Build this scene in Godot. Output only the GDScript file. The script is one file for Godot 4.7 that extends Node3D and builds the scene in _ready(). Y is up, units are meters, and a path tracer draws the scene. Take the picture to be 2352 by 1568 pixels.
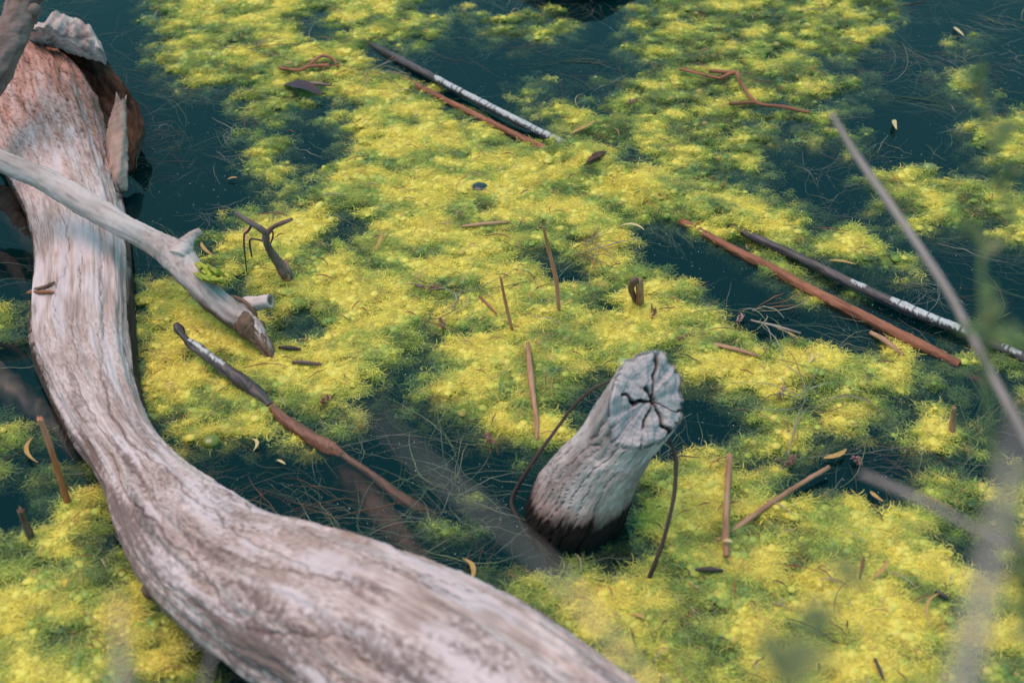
extends Node3D
# A pond seen from its bank: driftwood, a cut post and sticks lying among mats of yellow-green algae.
# Places are given as (x, y) on a 2352 x 1568 survey sheet of the view plus a height above the water; at() turns them into metres.

const EYE := Vector3(0, 2.2, 0)
const PITCH := 38.0
const LENS := 3266.7
var cam_basis := Basis()
var rng := RandomNumberGenerator.new()
var used := {}
var fine := FastNoiseLite.new()
var broad := FastNoiseLite.new()
var cell_a := FastNoiseLite.new()
var cell_b := FastNoiseLite.new()
var mats := {}

# ---------------------------------------------------------------- places
func ray(px: float, py: float) -> Vector3:
	return cam_basis * Vector3((px - 1176.0) / LENS, -(py - 784.0) / LENS, -1.0)

func at(px: float, py: float, h := 0.0) -> Vector3:
	var d := ray(px, py)
	return EYE + d * ((h - EYE.y) / d.y)

func near(px: float, py: float, depth: float) -> Vector3:
	return EYE + ray(px, py) * depth

func px_at(p: Vector3) -> float:
	return (p - EYE).dot(-cam_basis.z) / LENS

# ---------------------------------------------------------------- objects
func numbered(called: String) -> String:
	if not used.has(called):
		used[called] = 0
		return called
	used[called] += 1
	return "%s_%03d" % [called, used[called]]

func thing(called: String, label: String, category: String, where := Vector3.ZERO, group := "") -> Node3D:
	var o := Node3D.new()
	o.name = numbered(called)
	add_child(o)
	o.position = where
	tag(o, label, category, group)
	return o

func tag(o: Node3D, label: String, category: String, group := "", kind := "") -> void:
	if label: o.set_meta("label", label)
	if category: o.set_meta("category", category)
	if group: o.set_meta("group", group)
	if kind: o.set_meta("kind", kind)

func put(called: String, mesh: Mesh, material: Material, parent: Node3D = null) -> MeshInstance3D:
	var o := MeshInstance3D.new()
	o.mesh = mesh
	o.material_override = material
	if parent:
		o.name = called
		parent.add_child(o, true)
		o.position = -parent.position
	else:
		o.name = numbered(called)
		add_child(o)
	return o

func grid_mesh(v: PackedVector3Array, n: PackedVector3Array, c: PackedColorArray, uv: PackedVector2Array, idx: PackedInt32Array) -> ArrayMesh:
	var a := []
	a.resize(Mesh.ARRAY_MAX)
	a[Mesh.ARRAY_VERTEX] = v
	a[Mesh.ARRAY_NORMAL] = n
	a[Mesh.ARRAY_COLOR] = c
	if uv.size(): a[Mesh.ARRAY_TEX_UV] = uv
	a[Mesh.ARRAY_INDEX] = idx
	var m := ArrayMesh.new()
	m.add_surface_from_arrays(Mesh.PRIMITIVE_TRIANGLES, a)
	return m

func smooth_normals(v: PackedVector3Array, idx: PackedInt32Array) -> PackedVector3Array:
	var n := PackedVector3Array()
	n.resize(v.size())
	for i in range(0, idx.size(), 3):
		var a := idx[i]
		var b := idx[i + 1]
		var c := idx[i + 2]
		var f := (v[c] - v[a]).cross(v[b] - v[a])
		n[a] += f
		n[b] += f
		n[c] += f
	for i in n.size():
		n[i] = n[i].normalized()
	return n

# ---------------------------------------------------------------- materials
func plain_mat(rough := 0.85, spec := 0.4) -> StandardMaterial3D:
	var m := StandardMaterial3D.new()
	m.vertex_color_use_as_albedo = true
	m.roughness = rough
	m.metallic_specular = spec
	m.cull_mode = BaseMaterial3D.CULL_DISABLED
	return m

func make_materials() -> void:
	mats.wood = plain_mat(0.88, 0.35)
	mats.wet = plain_mat(0.5, 0.5)
	mats.reed = plain_mat(0.6, 0.45)
	mats.algae = plain_mat(0.5, 0.45)
	mats.bubble = plain_mat(0.34, 0.38)
	mats.leaf = plain_mat(0.6, 0.4)
	mats.leaf.backlight_enabled = true
	mats.leaf.backlight = Color(0.5, 0.5, 0.4)
	mats.weed = plain_mat(0.5, 0.4)

# ---------------------------------------------------------------- wood
# palettes: light, mid, dark (crack and grain), wet (below the wet line), all linear
const PALETTE := {
	"pale": [Color(0.58, 0.48, 0.47), Color(0.37, 0.285, 0.265), Color(0.07, 0.05, 0.055), Color(0.05, 0.028, 0.02)],
	"trunk": [Color(0.58, 0.46, 0.45), Color(0.38, 0.275, 0.25), Color(0.06, 0.042, 0.042), Color(0.045, 0.027, 0.02)],
	"post": [Color(0.52, 0.46, 0.455), Color(0.28, 0.23, 0.22), Color(0.045, 0.036, 0.042), Color(0.018, 0.011, 0.009)],
	"rind": [Color(0.5, 0.33, 0.28), Color(0.34, 0.21, 0.17), Color(0.07, 0.04, 0.035), Color(0.05, 0.028, 0.02)],
	"stalk": [Color(0.62, 0.27, 0.17), Color(0.46, 0.15, 0.06), Color(0.16, 0.06, 0.03), Color(0.3, 0.1, 0.03)],
	"rot_and_shade": [Color(0.14, 0.08, 0.055), Color(0.04, 0.024, 0.018), Color(0.012, 0.008, 0.007), Color(0.02, 0.012, 0.01)],  # brown rotten wood, taken darker for shade inside the broken end
	"moss": [Color(0.4, 0.42, 0.04), Color(0.24, 0.3, 0.03), Color(0.1, 0.13, 0.02), Color(0.2, 0.25, 0.03)],
	"pitch": [Color(0.03, 0.022, 0.019), Color(0.014, 0.01, 0.009), Color(0.006, 0.005, 0.005), Color(0.01, 0.008, 0.007)],
	"umber": [Color(0.23, 0.14, 0.1), Color(0.1, 0.06, 0.045), Color(0.025, 0.017, 0.014), Color(0.04, 0.025, 0.018)],
	"bark": [Color(0.24, 0.165, 0.15), Color(0.13, 0.085, 0.075), Color(0.03, 0.02, 0.02), Color(0.05, 0.03, 0.02)],
	"black": [Color(0.085, 0.07, 0.075), Color(0.04, 0.03, 0.03), Color(0.012, 0.01, 0.01), Color(0.02, 0.014, 0.012)],
	"red": [Color(0.33, 0.125, 0.07), Color(0.2, 0.07, 0.04), Color(0.05, 0.022, 0.015), Color(0.14, 0.05, 0.03)],
	"reed": [Color(0.46, 0.26, 0.16), Color(0.3, 0.14, 0.075), Color(0.09, 0.045, 0.03), Color(0.26, 0.1, 0.035)],
	"thin": [Color(0.1, 0.07, 0.065), Color(0.06, 0.04, 0.038), Color(0.025, 0.018, 0.018), Color(0.05, 0.03, 0.02)],
	"sunk": [Color(0.25, 0.105, 0.065), Color(0.14, 0.056, 0.035), Color(0.05, 0.025, 0.015), Color(0.16, 0.08, 0.045)],
	"straw": [Color(0.38, 0.31, 0.27), Color(0.26, 0.2, 0.17), Color(0.12, 0.09, 0.08), Color(0.2, 0.13, 0.08)],
	"grey": [Color(0.33, 0.28, 0.265), Color(0.24, 0.195, 0.185), Color(0.1, 0.08, 0.085), Color(0.2, 0.15, 0.12)],
	"green": [Color(0.085, 0.135, 0.05), Color(0.06, 0.1, 0.035), Color(0.03, 0.06, 0.02), Color(0.06, 0.1, 0.03)],
}

func wood_tone(kind: String, along: float, ca: float, sa: float, r: float, off: float, h: float, wet_line: float) -> Color:
	var p: Array = PALETTE[kind]
	var k := 130.0
	var drawn := 0.4 if kind in ["trunk", "pale", "post"] else 1.0   # how short the grain runs
	var g := fine.get_noise_3d(ca * r * k * 2.0 + off, sa * r * k * 2.0, along * 11.0 * drawn)
	var b := broad.get_noise_3d(ca * r * 9.0 + off, sa * r * 9.0 + 7.0, along * 4.0)
	var q := fine.get_noise_3d(ca * r * 330.0 - off, sa * r * 330.0, along * 60.0 * drawn)
	var t := clampf(0.56 + b * 1.25 + g * 0.4 + q * 0.16, 0.0, 1.0)
	var c: Color = p[1].lerp(p[0], t)
	var streak := clampf((-g - 0.34) * 1.7, 0.0, 0.42) * (0.45 + 0.55 * drawn)
	c = c.lerp(p[2], streak)
	var w := clampf((wet_line + b * 0.03 + g * 0.012 - h) / 0.018, 0.0, 1.0)
	return c.lerp(p[3], w * 0.92)

func spline(a: Array, t: float) -> Array:
	# Catmull-Rom through rows of numbers and vectors
	var n := a.size() - 1
	var x := clampf(t, 0.0, 1.0) * n
	var i := mini(int(x), n - 1)
	var f := x - i
	var p0: Array = a[maxi(i - 1, 0)]
	var p1: Array = a[i]
	var p2: Array = a[i + 1]
	var p3: Array = a[mini(i + 2, n)]
	var out := []
	for k in p1.size():
		out.append(0.5 * (2.0 * p1[k] + (p2[k] - p0[k]) * f + (2.0 * p0[k] - 5.0 * p1[k] + 4.0 * p2[k] - p3[k]) * f * f + (3.0 * p1[k] - p0[k] - 3.0 * p2[k] + p3[k]) * f * f * f))
	return out

# A limb through [x, y, height, half width in sheet units]; with depth given, height is read as distance from the eye.
func limb(rows: Array, kind: String, sides := 14, step := 0.01, bumps := 0.08, wet_line := -9.0, hollow := false, from_eye := false, jag := 0.0) -> ArrayMesh:
	var path := []
	for r in rows:
		var p: Vector3 = near(r[0], r[1], r[2]) if from_eye else at(r[0], r[1], r[2])
		path.append([p, maxf(r[3] * px_at(p), 0.0004)])
	return tube(path, kind, sides, step, bumps, wet_line, hollow, jag)

func tube(path: Array, kind: String, sides := 14, step := 0.01, bumps := 0.08, wet_line := -9.0, hollow := false, jag := 0.0, white := []) -> ArrayMesh:
	var length := 0.0
	for i in range(1, path.size()):
		length += (path[i][0] as Vector3).distance_to(path[i - 1][0])
	var rings := clampi(int(length / step), path.size() * 2, 700)
	var off := rng.randf() * 100.0
	var v := PackedVector3Array()
	var c := PackedColorArray()
	var uv := PackedVector2Array()
	var idx := PackedInt32Array()
	var side := Vector3.ZERO
	var prev := Vector3.ZERO
	var along := 0.0
	for i in rings + 1:
		var t := float(i) / rings
		var s := spline(path, t)
		var p: Vector3 = s[0]
		var r: float = maxf(s[1], 0.0003)
		var ahead: Array = spline(path, minf(t + 0.004, 1.0))
		var back: Array = spline(path, maxf(t - 0.004, 0.0))
		var dir: Vector3 = ((ahead[0] as Vector3) - (back[0] as Vector3)).normalized()
		if i == 0:
			side = dir.cross(Vector3.UP if absf(dir.y) < 0.9 else Vector3.RIGHT).normalized()
		else:
			side = (side - dir * side.dot(dir)).normalized()
			along += p.distance_to(prev)
		prev = p
		var up := side.cross(dir)
		for j in sides + 1:
			var a := TAU * (j % sides) / sides
			var ca := cos(a)
			var sa := sin(a)
			var lump := broad.get_noise_3d(ca * 0.9 + off, sa * 0.9, along * 16.0) * 1.1 + fine.get_noise_3d(ca * 3.2 + off, sa * 3.2, along * 9.0) * 0.7 + broad.get_noise_3d(ca * 2.0, sa * 2.0 + off, along * 90.0) * 0.6
			var rr := r * (1.0 + bumps * lump * 2.0)
			var q := p + side * ca * rr + up * sa * rr
			if jag > 0.0 and t > 0.9:
				q += dir * jag * fine.get_noise_2d(ca * 30.0 + off, sa * 30.0) * (t - 0.9) * 10.0
			var tone := wood_tone(kind, along, ca, sa, r, off, q.y, wet_line)
			if kind == "pale" and wet_line > 0.0:
				var stain := clampf((0.135 - q.y) / 0.05, 0.0, 1.0) * clampf(0.75 - sa * 0.75 + 0.9 * broad.get_noise_3d(ca * 1.5, sa * 1.5, along * 7.0), 0.0, 0.92)
				tone = tone.lerp(Color(0.085, 0.052, 0.04), stain)
			for w in white:   # peeled pale patches: [from, to, angle, spread]
				if t > w[0] and t < w[1]:
					var da := absf(wrapf(a - w[2], -PI, PI))
					var edge := fine.get_noise_3d(ca * 9.0, sa * 9.0, along * 130.0 + off) * 0.5
					if da < w[3] + edge and fine.get_noise_2d(along * 60.0, off) > -0.6:
						tone = Color(0.56, 0.58, 0.6) * (0.75 + 0.3 * fine.get_noise_3d(ca * 20.0, sa * 20.0, along * 60.0))
			v.append(q)
			c.append(tone)
			uv.append(Vector2(along, float(j) / sides))
	var w1 := sides + 1
	for i in rings:
		for j in sides:
			var k := i * w1 + j
			idx.append_array([k, k + 1, k + w1, k + 1, k + w1 + 1, k + w1])
	# ends
	var last := rings * w1
	var tip: Vector3 = path[-1][0]
	var dir2: Vector3 = (tip - (spline(path, 0.97)[0] as Vector3)).normalized()
	var start := v.size()
	if hollow:
		var deep := 1.6 * float(path[-1][1])
		for pass_ in 2:
			for j in w1:
				var q := tip.lerp(v[last + j], 0.62 - 0.12 * pass_) - dir2 * deep * pass_
				v.append(q)
				c.append(c[last + j] if pass_ == 0 else Color(0.03, 0.018, 0.018))
				uv.append(Vector2.ZERO)
		for pass_ in 2:
			var a0 := last if pass_ == 0 else start
			var a1 := start + pass_ * w1
			for j in sides:
				idx.append_array([a0 + j, a0 + j + 1, a1 + j, a0 + j + 1, a1 + j + 1, a1 + j])
		v.append(tip - dir2 * deep)
		c.append(Color(0.02, 0.012, 0.012))
		uv.append(Vector2.ZERO)
		for j in sides:
			idx.append_array([start + w1 + j, start + w1 + j + 1, v.size() - 1])
	else:
		v.append(tip + dir2 * float(path[-1][1]) * 0.25)
		c.append(PALETTE[kind][1])
		uv.append(Vector2.ZERO)
		for j in sides:
			idx.append_array([last + j, last + j + 1, v.size() - 1])
	var first_dir: Vector3 = ((path[0][0] as Vector3) - (spline(path, 0.03)[0] as Vector3)).normalized()
	v.append((path[0][0] as Vector3) + first_dir * float(path[0][1]) * 0.25)
	c.append(PALETTE[kind][1])
	uv.append(Vector2.ZERO)
	for j in sides:
		idx.append_array([j + 1, j, v.size() - 1])
	return grid_mesh(v, smooth_normals(v, idx), c, uv, idx)

# ---------------------------------------------------------------- setting the scene
func _ready() -> void:
	cam_basis = Basis.from_euler(Vector3(deg_to_rad(-PITCH), 0, 0))
	var cam := Camera3D.new()
	cam.name = "camera"
	add_child(cam)
	cam.transform = Transform3D(cam_basis, EYE)
	cam.fov = 26.99
	cam.near = 0.05
	cam.far = 200.0
	var lens := CameraAttributesPhysical.new()
	lens.frustum_focal_length = 50.0
	lens.frustum_focus_distance = 3.75
	lens.frustum_near = 0.05
	lens.frustum_far = 200.0
	lens.exposure_aperture = 2.8
	cam.attributes = lens
	cam.current = true

	var world := WorldEnvironment.new()
	world.name = "world_environment"
	var env := Environment.new()
	env.background_mode = Environment.BG_SKY
	var sky := Sky.new()
	var air := ProceduralSkyMaterial.new()
	air.sky_top_color = Color(0.37, 0.63, 0.7)
	air.sky_horizon_color = Color(0.55, 0.76, 0.81)
	air.sky_curve = 0.2
	air.ground_bottom_color = Color(0.2, 0.22, 0.2)
	air.ground_horizon_color = Color(0.5, 0.55, 0.55)
	air.sky_energy_multiplier = 1.15
	sky.sky_material = air
	env.sky = sky
	env.tonemap_mode = Environment.TONE_MAPPER_LINEAR
	env.tonemap_exposure = 1.25
	env.sdfgi_enabled = true
	env.ssao_enabled = true
	env.ssil_enabled = true
	env.volumetric_fog_enabled = true
	env.volumetric_fog_density = 0.0
	world.environment = env
	add_child(world)

	var sun := DirectionalLight3D.new()
	sun.name = "sun"
	sun.light_color = Color(1.0, 0.82, 0.75)
	sun.light_energy = 0.8
	sun.light_angular_distance = 48.0
	sun.shadow_enabled = true
	add_child(sun)
	sun.look_at_from_position(Vector3.ZERO, Vector3(0.34, -1.0, 0.06), Vector3.UP)
	sun.sky_mode = DirectionalLight3D.SKY_MODE_LIGHT_ONLY

	rng.seed = 4711
	fine.seed = 3
	fine.noise_type = FastNoiseLite.TYPE_SIMPLEX
	fine.frequency = 1.0
	fine.fractal_octaves = 2
	broad.seed = 8
	broad.noise_type = FastNoiseLite.TYPE_SIMPLEX
	broad.frequency = 1.0
	broad.fractal_octaves = 4
	cell_a.seed = 21
	cell_a.noise_type = FastNoiseLite.TYPE_CELLULAR
	cell_a.frequency = 1.0
	cell_a.fractal_type = FastNoiseLite.FRACTAL_NONE
	cell_a.cellular_return_type = FastNoiseLite.RETURN_DISTANCE
	cell_a.cellular_jitter = 0.9
	make_materials()
	pond()
	algae()
	trunk()
	branch()
	post()
	sticks()
	stems()
	twigs()
	leaves()
	weed()
	litter()
	extras()
	foreground()

# ---------------------------------------------------------------- water
func pond() -> void:
	var m := StandardMaterial3D.new()
	m.albedo_color = Color(0.0, 0.25, 0.28, 0.08)
	m.transparency = BaseMaterial3D.TRANSPARENCY_ALPHA
	m.roughness = 0.02
	m.metallic_specular = 0.34
	var sheet := PlaneMesh.new()
	sheet.size = Vector2(80, 80)
	var w := put("water", sheet, m)
	tag(w, "", "", "", "structure")
	var murk := FogVolume.new()
	murk.name = "murky_water"
	murk.size = Vector3(78, 0.6, 78)
	murk.position = Vector3(0, -0.304, 0)
	var fm := FogMaterial.new()
	fm.density = 20.0
	fm.albedo = Color(0.0, 0.25, 0.26)
	murk.material = fm
	add_child(murk)
	tag(murk, "", "", "", "structure")
	var mud := StandardMaterial3D.new()
	mud.albedo_color = Color(0.01, 0.1, 0.11)
	mud.roughness = 1.0
	var bed := PlaneMesh.new()
	bed.size = Vector2(90, 90)
	var b := put("pond_bed", bed, mud)
	b.position.y = -0.62
	tag(b, "", "", "", "structure")

# ---------------------------------------------------------------- algae
# mats: [cover, yellowness, outline on the sheet]
const MATS := [
	["yellow-green algae mat floating behind the trunk's broken end, far left corner", 0.94, 0.42, [
		[320,0, 330,25, 390,50, 360,110, 370,160, 440,190, 500,195, 560,190, 570,240, 600,275, 680,270, 690,240, 660,200, 720,190, 800,200, 830,150, 820,100, 920,95, 1000,80, 1015,45, 960,30, 990,0],
		[560,310, 610,300, 640,350, 680,390, 640,430, 590,380]]],
	["large bright yellow algae mat in the middle of the pond, around the thin upright reeds", 1.0, 0.66, [
		[790,200, 880,150, 930,190, 1000,240, 1100,290, 1180,330, 1250,345, 1300,330, 1370,330, 1400,360, 1450,370, 1440,420, 1460,480, 1430,540, 1440,600, 1500,620, 1560,640, 1600,680, 1640,730, 1680,770, 1700,800, 1640,830, 1400,840, 1290,850, 1290,890, 1330,910, 1310,960, 1260,1030, 1200,1020, 1100,970, 1060,910, 990,950, 960,930, 970,880, 1010,830, 1040,790, 1000,760, 960,830, 900,870, 830,880, 760,900, 740,920, 640,900, 600,860, 620,800, 610,720, 640,660, 680,640, 560,640, 480,610, 510,580, 490,540, 560,500, 640,500, 700,440, 740,400, 790,370, 820,310, 790,260]]],
	["dense yellow algae mat wedged between the trunk and the fallen branch", 1.0, 0.8, [
		[310,690, 330,650, 400,640, 480,640, 530,700, 600,780, 640,900, 740,925, 770,950, 760,985, 700,990, 640,970, 560,970, 520,1010, 470,1020, 430,1000, 330,960, 315,900]]],
	["yellow algae mat above the red stick, on the far side of both long sticks", 0.97, 0.56, [
		[1440,370, 1520,360, 1600,380, 1690,400, 1700,440, 1780,450, 1840,490, 1850,540, 1800,580, 1720,545, 1600,500, 1500,480, 1450,490]]],
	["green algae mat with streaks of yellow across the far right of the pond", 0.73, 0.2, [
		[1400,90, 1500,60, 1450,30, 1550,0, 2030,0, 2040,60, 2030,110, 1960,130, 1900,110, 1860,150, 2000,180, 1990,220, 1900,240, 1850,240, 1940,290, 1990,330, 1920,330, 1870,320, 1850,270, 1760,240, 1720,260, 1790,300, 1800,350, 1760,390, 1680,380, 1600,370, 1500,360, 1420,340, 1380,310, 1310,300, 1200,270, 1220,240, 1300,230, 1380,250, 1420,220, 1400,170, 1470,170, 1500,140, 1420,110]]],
	["faint green algae patch at the far edge of the pond beside the dark log", 0.6, 0.25, [
		[1030,30, 1200,15, 1310,40, 1300,80, 1200,95, 1090,75],
		[1180,190, 1290,180, 1300,210, 1200,215]]],
	["small round yellow algae patch behind the tip of the grey twig", 0.95, 0.5, [
		[2165,165, 2230,160, 2245,215, 2190,225],
		[2215,85, 2250,85, 2255,110, 2220,115]]],
	["algae ridge draped over the middle of the two long sticks", 1.1, 0.5, [
		[1250,332, 1400,355, 1560,435, 1700,505, 1735,548, 1600,540, 1440,475, 1290,385],
		[1370,400, 1440,400, 1435,540, 1450,620, 1390,620, 1365,520]]],
	["green and yellow algae mat at the right edge behind the grey twig", 0.95, 0.5, [
		[2230,265, 2352,250, 2352,400, 2290,375, 2240,340],
		[2280,430, 2352,400, 2352,570, 2310,545]]],
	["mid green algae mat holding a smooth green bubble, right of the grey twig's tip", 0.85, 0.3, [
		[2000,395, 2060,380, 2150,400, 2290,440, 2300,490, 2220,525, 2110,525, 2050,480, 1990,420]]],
	["small yellow algae mat beside the white-streaked stick and the grey twig", 0.95, 0.55, [
		[1890,530, 1960,505, 2060,570, 2085,600, 2020,612, 1900,592, 1865,560],
		[1740,560, 1830,610, 1880,640, 1960,680, 1900,680, 1800,630, 1730,590]]],
	["yellow algae arm curling through the water to the right of the grey post", 0.97, 0.68, [
		[1640,760, 1760,775, 1820,795, 1900,800, 1960,815, 2100,800, 2180,830, 2150,870, 2080,890, 1990,900, 2010,950, 1990,1000, 1940,1020, 1870,1010, 1900,960, 1880,900, 1840,870, 1800,900, 1820,960, 1840,1010, 1800,1050, 1730,1060, 1700,1020, 1740,960, 1720,910, 1650,900, 1580,880, 1540,820]]],
	["small yellow algae island at right with a short brown stalk in it", 0.97, 0.6, [
		[2115,955, 2190,940, 2250,985, 2230,1030, 2150,1045, 2110,1000]]],
	["broken green algae along the right edge beneath the blurred plant", 0.72, 0.4, [
		[2190,790, 2260,765, 2352,790, 2352,860, 2250,830],
		[2230,1090, 2352,1080, 2352,1290, 2260,1285],
		[2240,885, 2352,870, 2352,960, 2290,950]]],
	["broad yellow algae mat filling the near right of the pond before the post", 1.0, 0.66, [
		[1080,1355, 1150,1340, 1280,1325, 1350,1350, 1400,1320, 1500,1320, 1500,1250, 1470,1130, 1480,1080, 1560,1050, 1640,1050, 1740,1085, 1790,1150, 1720,1220, 1790,1250, 1880,1130, 1960,1115, 2010,1180, 2060,1200, 2130,1130, 2170,1065, 2215,1130, 2190,1230, 2110,1270, 2200,1300, 2300,1330, 2352,1400, 2352,1568, 1450,1568, 1350,1500, 1200,1425]]],
	["yellow algae mat in the near left corner below the dark peg", 0.97, 0.56, [
		[140,1085, 210,1120, 255,1210, 300,1310, 340,1390, 420,1500, 430,1568, 0,1568, 0,1290, 60,1235, 120,1190, 165,1160, 130,1115]]],
	["little green algae patch at the left edge beside the trunk", 0.85, 0.4, [
		[0,700, 45,695, 50,760, 0,770],
		[0,960, 30,990, 30,1060, 0,1090]]],
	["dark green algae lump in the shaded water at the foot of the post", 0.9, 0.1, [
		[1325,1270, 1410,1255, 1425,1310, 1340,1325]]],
	["small green algae tuft around the half sunken bubble left of the post", 0.82, 0.35, [
		[985,1200, 1060,1150, 1080,1180, 1000,1215]]],
]
const GAPS := [
	[775,485, 835,500, 835,565, 760,575, 745,540],
	[1195,590, 1350,570, 1365,630, 1280,655, 1205,620],
	[1375,650, 1430,690, 1470,770, 1400,730],
	[975,640, 1010,660, 1040,740, 1000,740],
	[985,745, 1010,760, 960,830, 930,840],
	[690,690, 740,720, 800,770, 760,770, 680,720],
	[690,750, 720,790, 700,820, 670,780],
	[200,1255, 240,1240, 330,1290, 310,1310, 220,1285],
	[1690,1440, 1740,1420, 1760,1450, 1710,1470],
	[2120,1500, 2200,1470, 2230,1530, 2160,1550],
	[1390,610, 1420,640, 1400,650, 1375,630],
	[560,660, 610,680, 590,720, 550,690],
	[600,720, 680,740, 700,760, 620,760],
	[690,40, 760,30, 780,80, 700,90],
	[1570,890, 1715,905, 1735,950, 1700,1010, 1560,1040],
	[1880,1000, 2000,1010, 2110,1040, 2100,1110, 2020,1165, 1950,1105, 1880,1120, 1800,1150, 1790,1090, 1860,1030],
	[1690,690, 1960,750, 1990,800, 1830,790, 1700,770],
	[1450,500, 1560,535, 1660,585, 1700,640, 1640,690, 1560,630, 1450,600],
	[1215,1195, 1330,1235, 1470,1165, 1485,1245, 1440,1255, 1330,1262, 1300,1330, 1230,1280],
	[1830,890, 1885,900, 1895,960, 1850,960],
	[1420,340, 1560,390, 1500,400, 1420,365],
	[1250,1490, 1290,1440, 1380,1500, 1350,1530],
	[1560,1440, 1650,1420, 1660,1480, 1580,1500],
]
const CELL := 0.02
const X0 := -2.3
const Z0 := -5.4
const NX := 230
const NZ := 205
var cover := PackedFloat32Array()
var gold := PackedFloat32Array()
var owner_of := PackedInt32Array()

func outline(a: Array) -> PackedVector2Array:
	var p := PackedVector2Array()
	for i in range(0, a.size(), 2):
		var x: float = a[i]
		var y: float = a[i + 1]
		x = -220.0 if x <= 0 else 2570.0 if x >= 2352 else x
		y = -130.0 if y <= 0 else 1800.0 if y >= 1568 else y
		var w := at(x, y)
		p.append(Vector2(w.x, w.z))
	return p

func soften(a: PackedFloat32Array, r: int) -> PackedFloat32Array:
	var b := a.duplicate()
	for z in NZ:
		for x in NX:
			var s := 0.0
			var n := 0
			for k in range(maxi(x - r, 0), mini(x + r, NX - 1) + 1):
				s += a[z * NX + k]
				n += 1
			b[z * NX + x] = s / n
	var c := b.duplicate()
	for x in NX:
		for z in NZ:
			var s := 0.0
			var n := 0
			for k in range(maxi(z - r, 0), mini(z + r, NZ - 1) + 1):
				s += b[k * NX + x]
				n += 1
			c[z * NX + x] = s / n
	return c

func sample(a: PackedFloat32Array, x: float, z: float) -> float:
	var fx := clampf((x - X0) / CELL, 0.0, NX - 1.001)
	var fz := clampf((z - Z0) / CELL, 0.0, NZ - 1.001)
	var i := int(fx)
	var k := int(fz)
	fx -= i
	fz -= k
	var n := k * NX + i
	return lerpf(lerpf(a[n], a[n + 1], fx), lerpf(a[n + NX], a[n + NX + 1], fx), fz)

func dome(n: FastNoiseLite, x: float, z: float) -> float:
	var d := n.get_noise_2d(x, z) + 1.0
	return 1.0 - d * d

func thickness(x: float, z: float) -> float:
	# > 0 where algae breaks the surface
	var wx := x + 0.03 * broad.get_noise_2d(x * 5.0, z * 5.0 + 40.0)
	var wz := z + 0.03 * broad.get_noise_2d(x * 5.0 + 90.0, z * 5.0)
	return sample(cover, wx, wz) + 0.5 * broad.get_noise_2d(x * 4.5, z * 7.0) + 0.5 * broad.get_noise_2d(x * 12.0 + 30.0, z * 20.0) + 0.13 * fine.get_noise_2d(x * 75.0, z * 110.0) - 0.56

func algae_tone(s: float, y: float, x: float, z: float, top: float) -> Color:
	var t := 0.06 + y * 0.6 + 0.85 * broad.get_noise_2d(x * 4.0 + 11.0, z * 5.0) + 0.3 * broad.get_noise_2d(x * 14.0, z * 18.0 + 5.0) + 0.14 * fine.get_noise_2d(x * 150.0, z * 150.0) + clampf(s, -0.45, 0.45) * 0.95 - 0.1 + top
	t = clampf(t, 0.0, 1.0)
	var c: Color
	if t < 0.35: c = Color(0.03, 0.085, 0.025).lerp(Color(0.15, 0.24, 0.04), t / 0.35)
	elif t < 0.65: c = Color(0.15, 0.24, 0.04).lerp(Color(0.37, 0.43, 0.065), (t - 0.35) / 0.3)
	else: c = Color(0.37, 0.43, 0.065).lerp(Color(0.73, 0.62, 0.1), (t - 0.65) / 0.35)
	var rust := clampf((broad.get_noise_2d(x * 34.0 + 70.0, z * 34.0) - 0.34) * 3.0, 0.0, 0.7)
	return c.lerp(Color(0.42, 0.27, 0.07), rust * clampf(s * 4.0, 0.0, 1.0))

func fill(mm: MultiMesh, b: PackedFloat32Array) -> void:
	# rows of 16 numbers: a 3 x 4 matrix and a colour
	var count := b.size() / 16
	mm.instance_count = count
	for i in count:
		var k := i * 16
		mm.set_instance_transform(i, Transform3D(Vector3(b[k], b[k + 4], b[k + 8]), Vector3(b[k + 1], b[k + 5], b[k + 9]), Vector3(b[k + 2], b[k + 6], b[k + 10]), Vector3(b[k + 3], b[k + 7], b[k + 11])))
		mm.set_instance_color(i, Color(b[k + 12], b[k + 13], b[k + 14]))

func hair() -> ArrayMesh:
	var v := PackedVector3Array()
	var c := PackedColorArray()
	var idx := PackedInt32Array()
	var own := RandomNumberGenerator.new()
	own.seed = 77
	for n in 18:
		var p := Vector3(own.randfn(0.0, 0.008), own.randf_range(-0.002, 0.0016), own.randfn(0.0, 0.008))
		var a := own.randf() * TAU if n % 3 else own.randfn(0.0, 0.5)
		var curl := own.randfn(0.0, 0.7)
		var l := own.randf_range(0.0022, 0.0058)
		var pts := []
		for k in 5:
			pts.append(p)
			a += curl
			p += Vector3(cos(a) * l, own.randfn(0.0, 0.0006), sin(a) * l)
		strand(v, c, idx, pts, own.randf_range(0.0004, 0.0009), Color.WHITE * own.randf_range(0.75, 1.1))
	return grid_mesh(v, smooth_normals(v, idx), c, PackedVector2Array(), idx)

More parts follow.
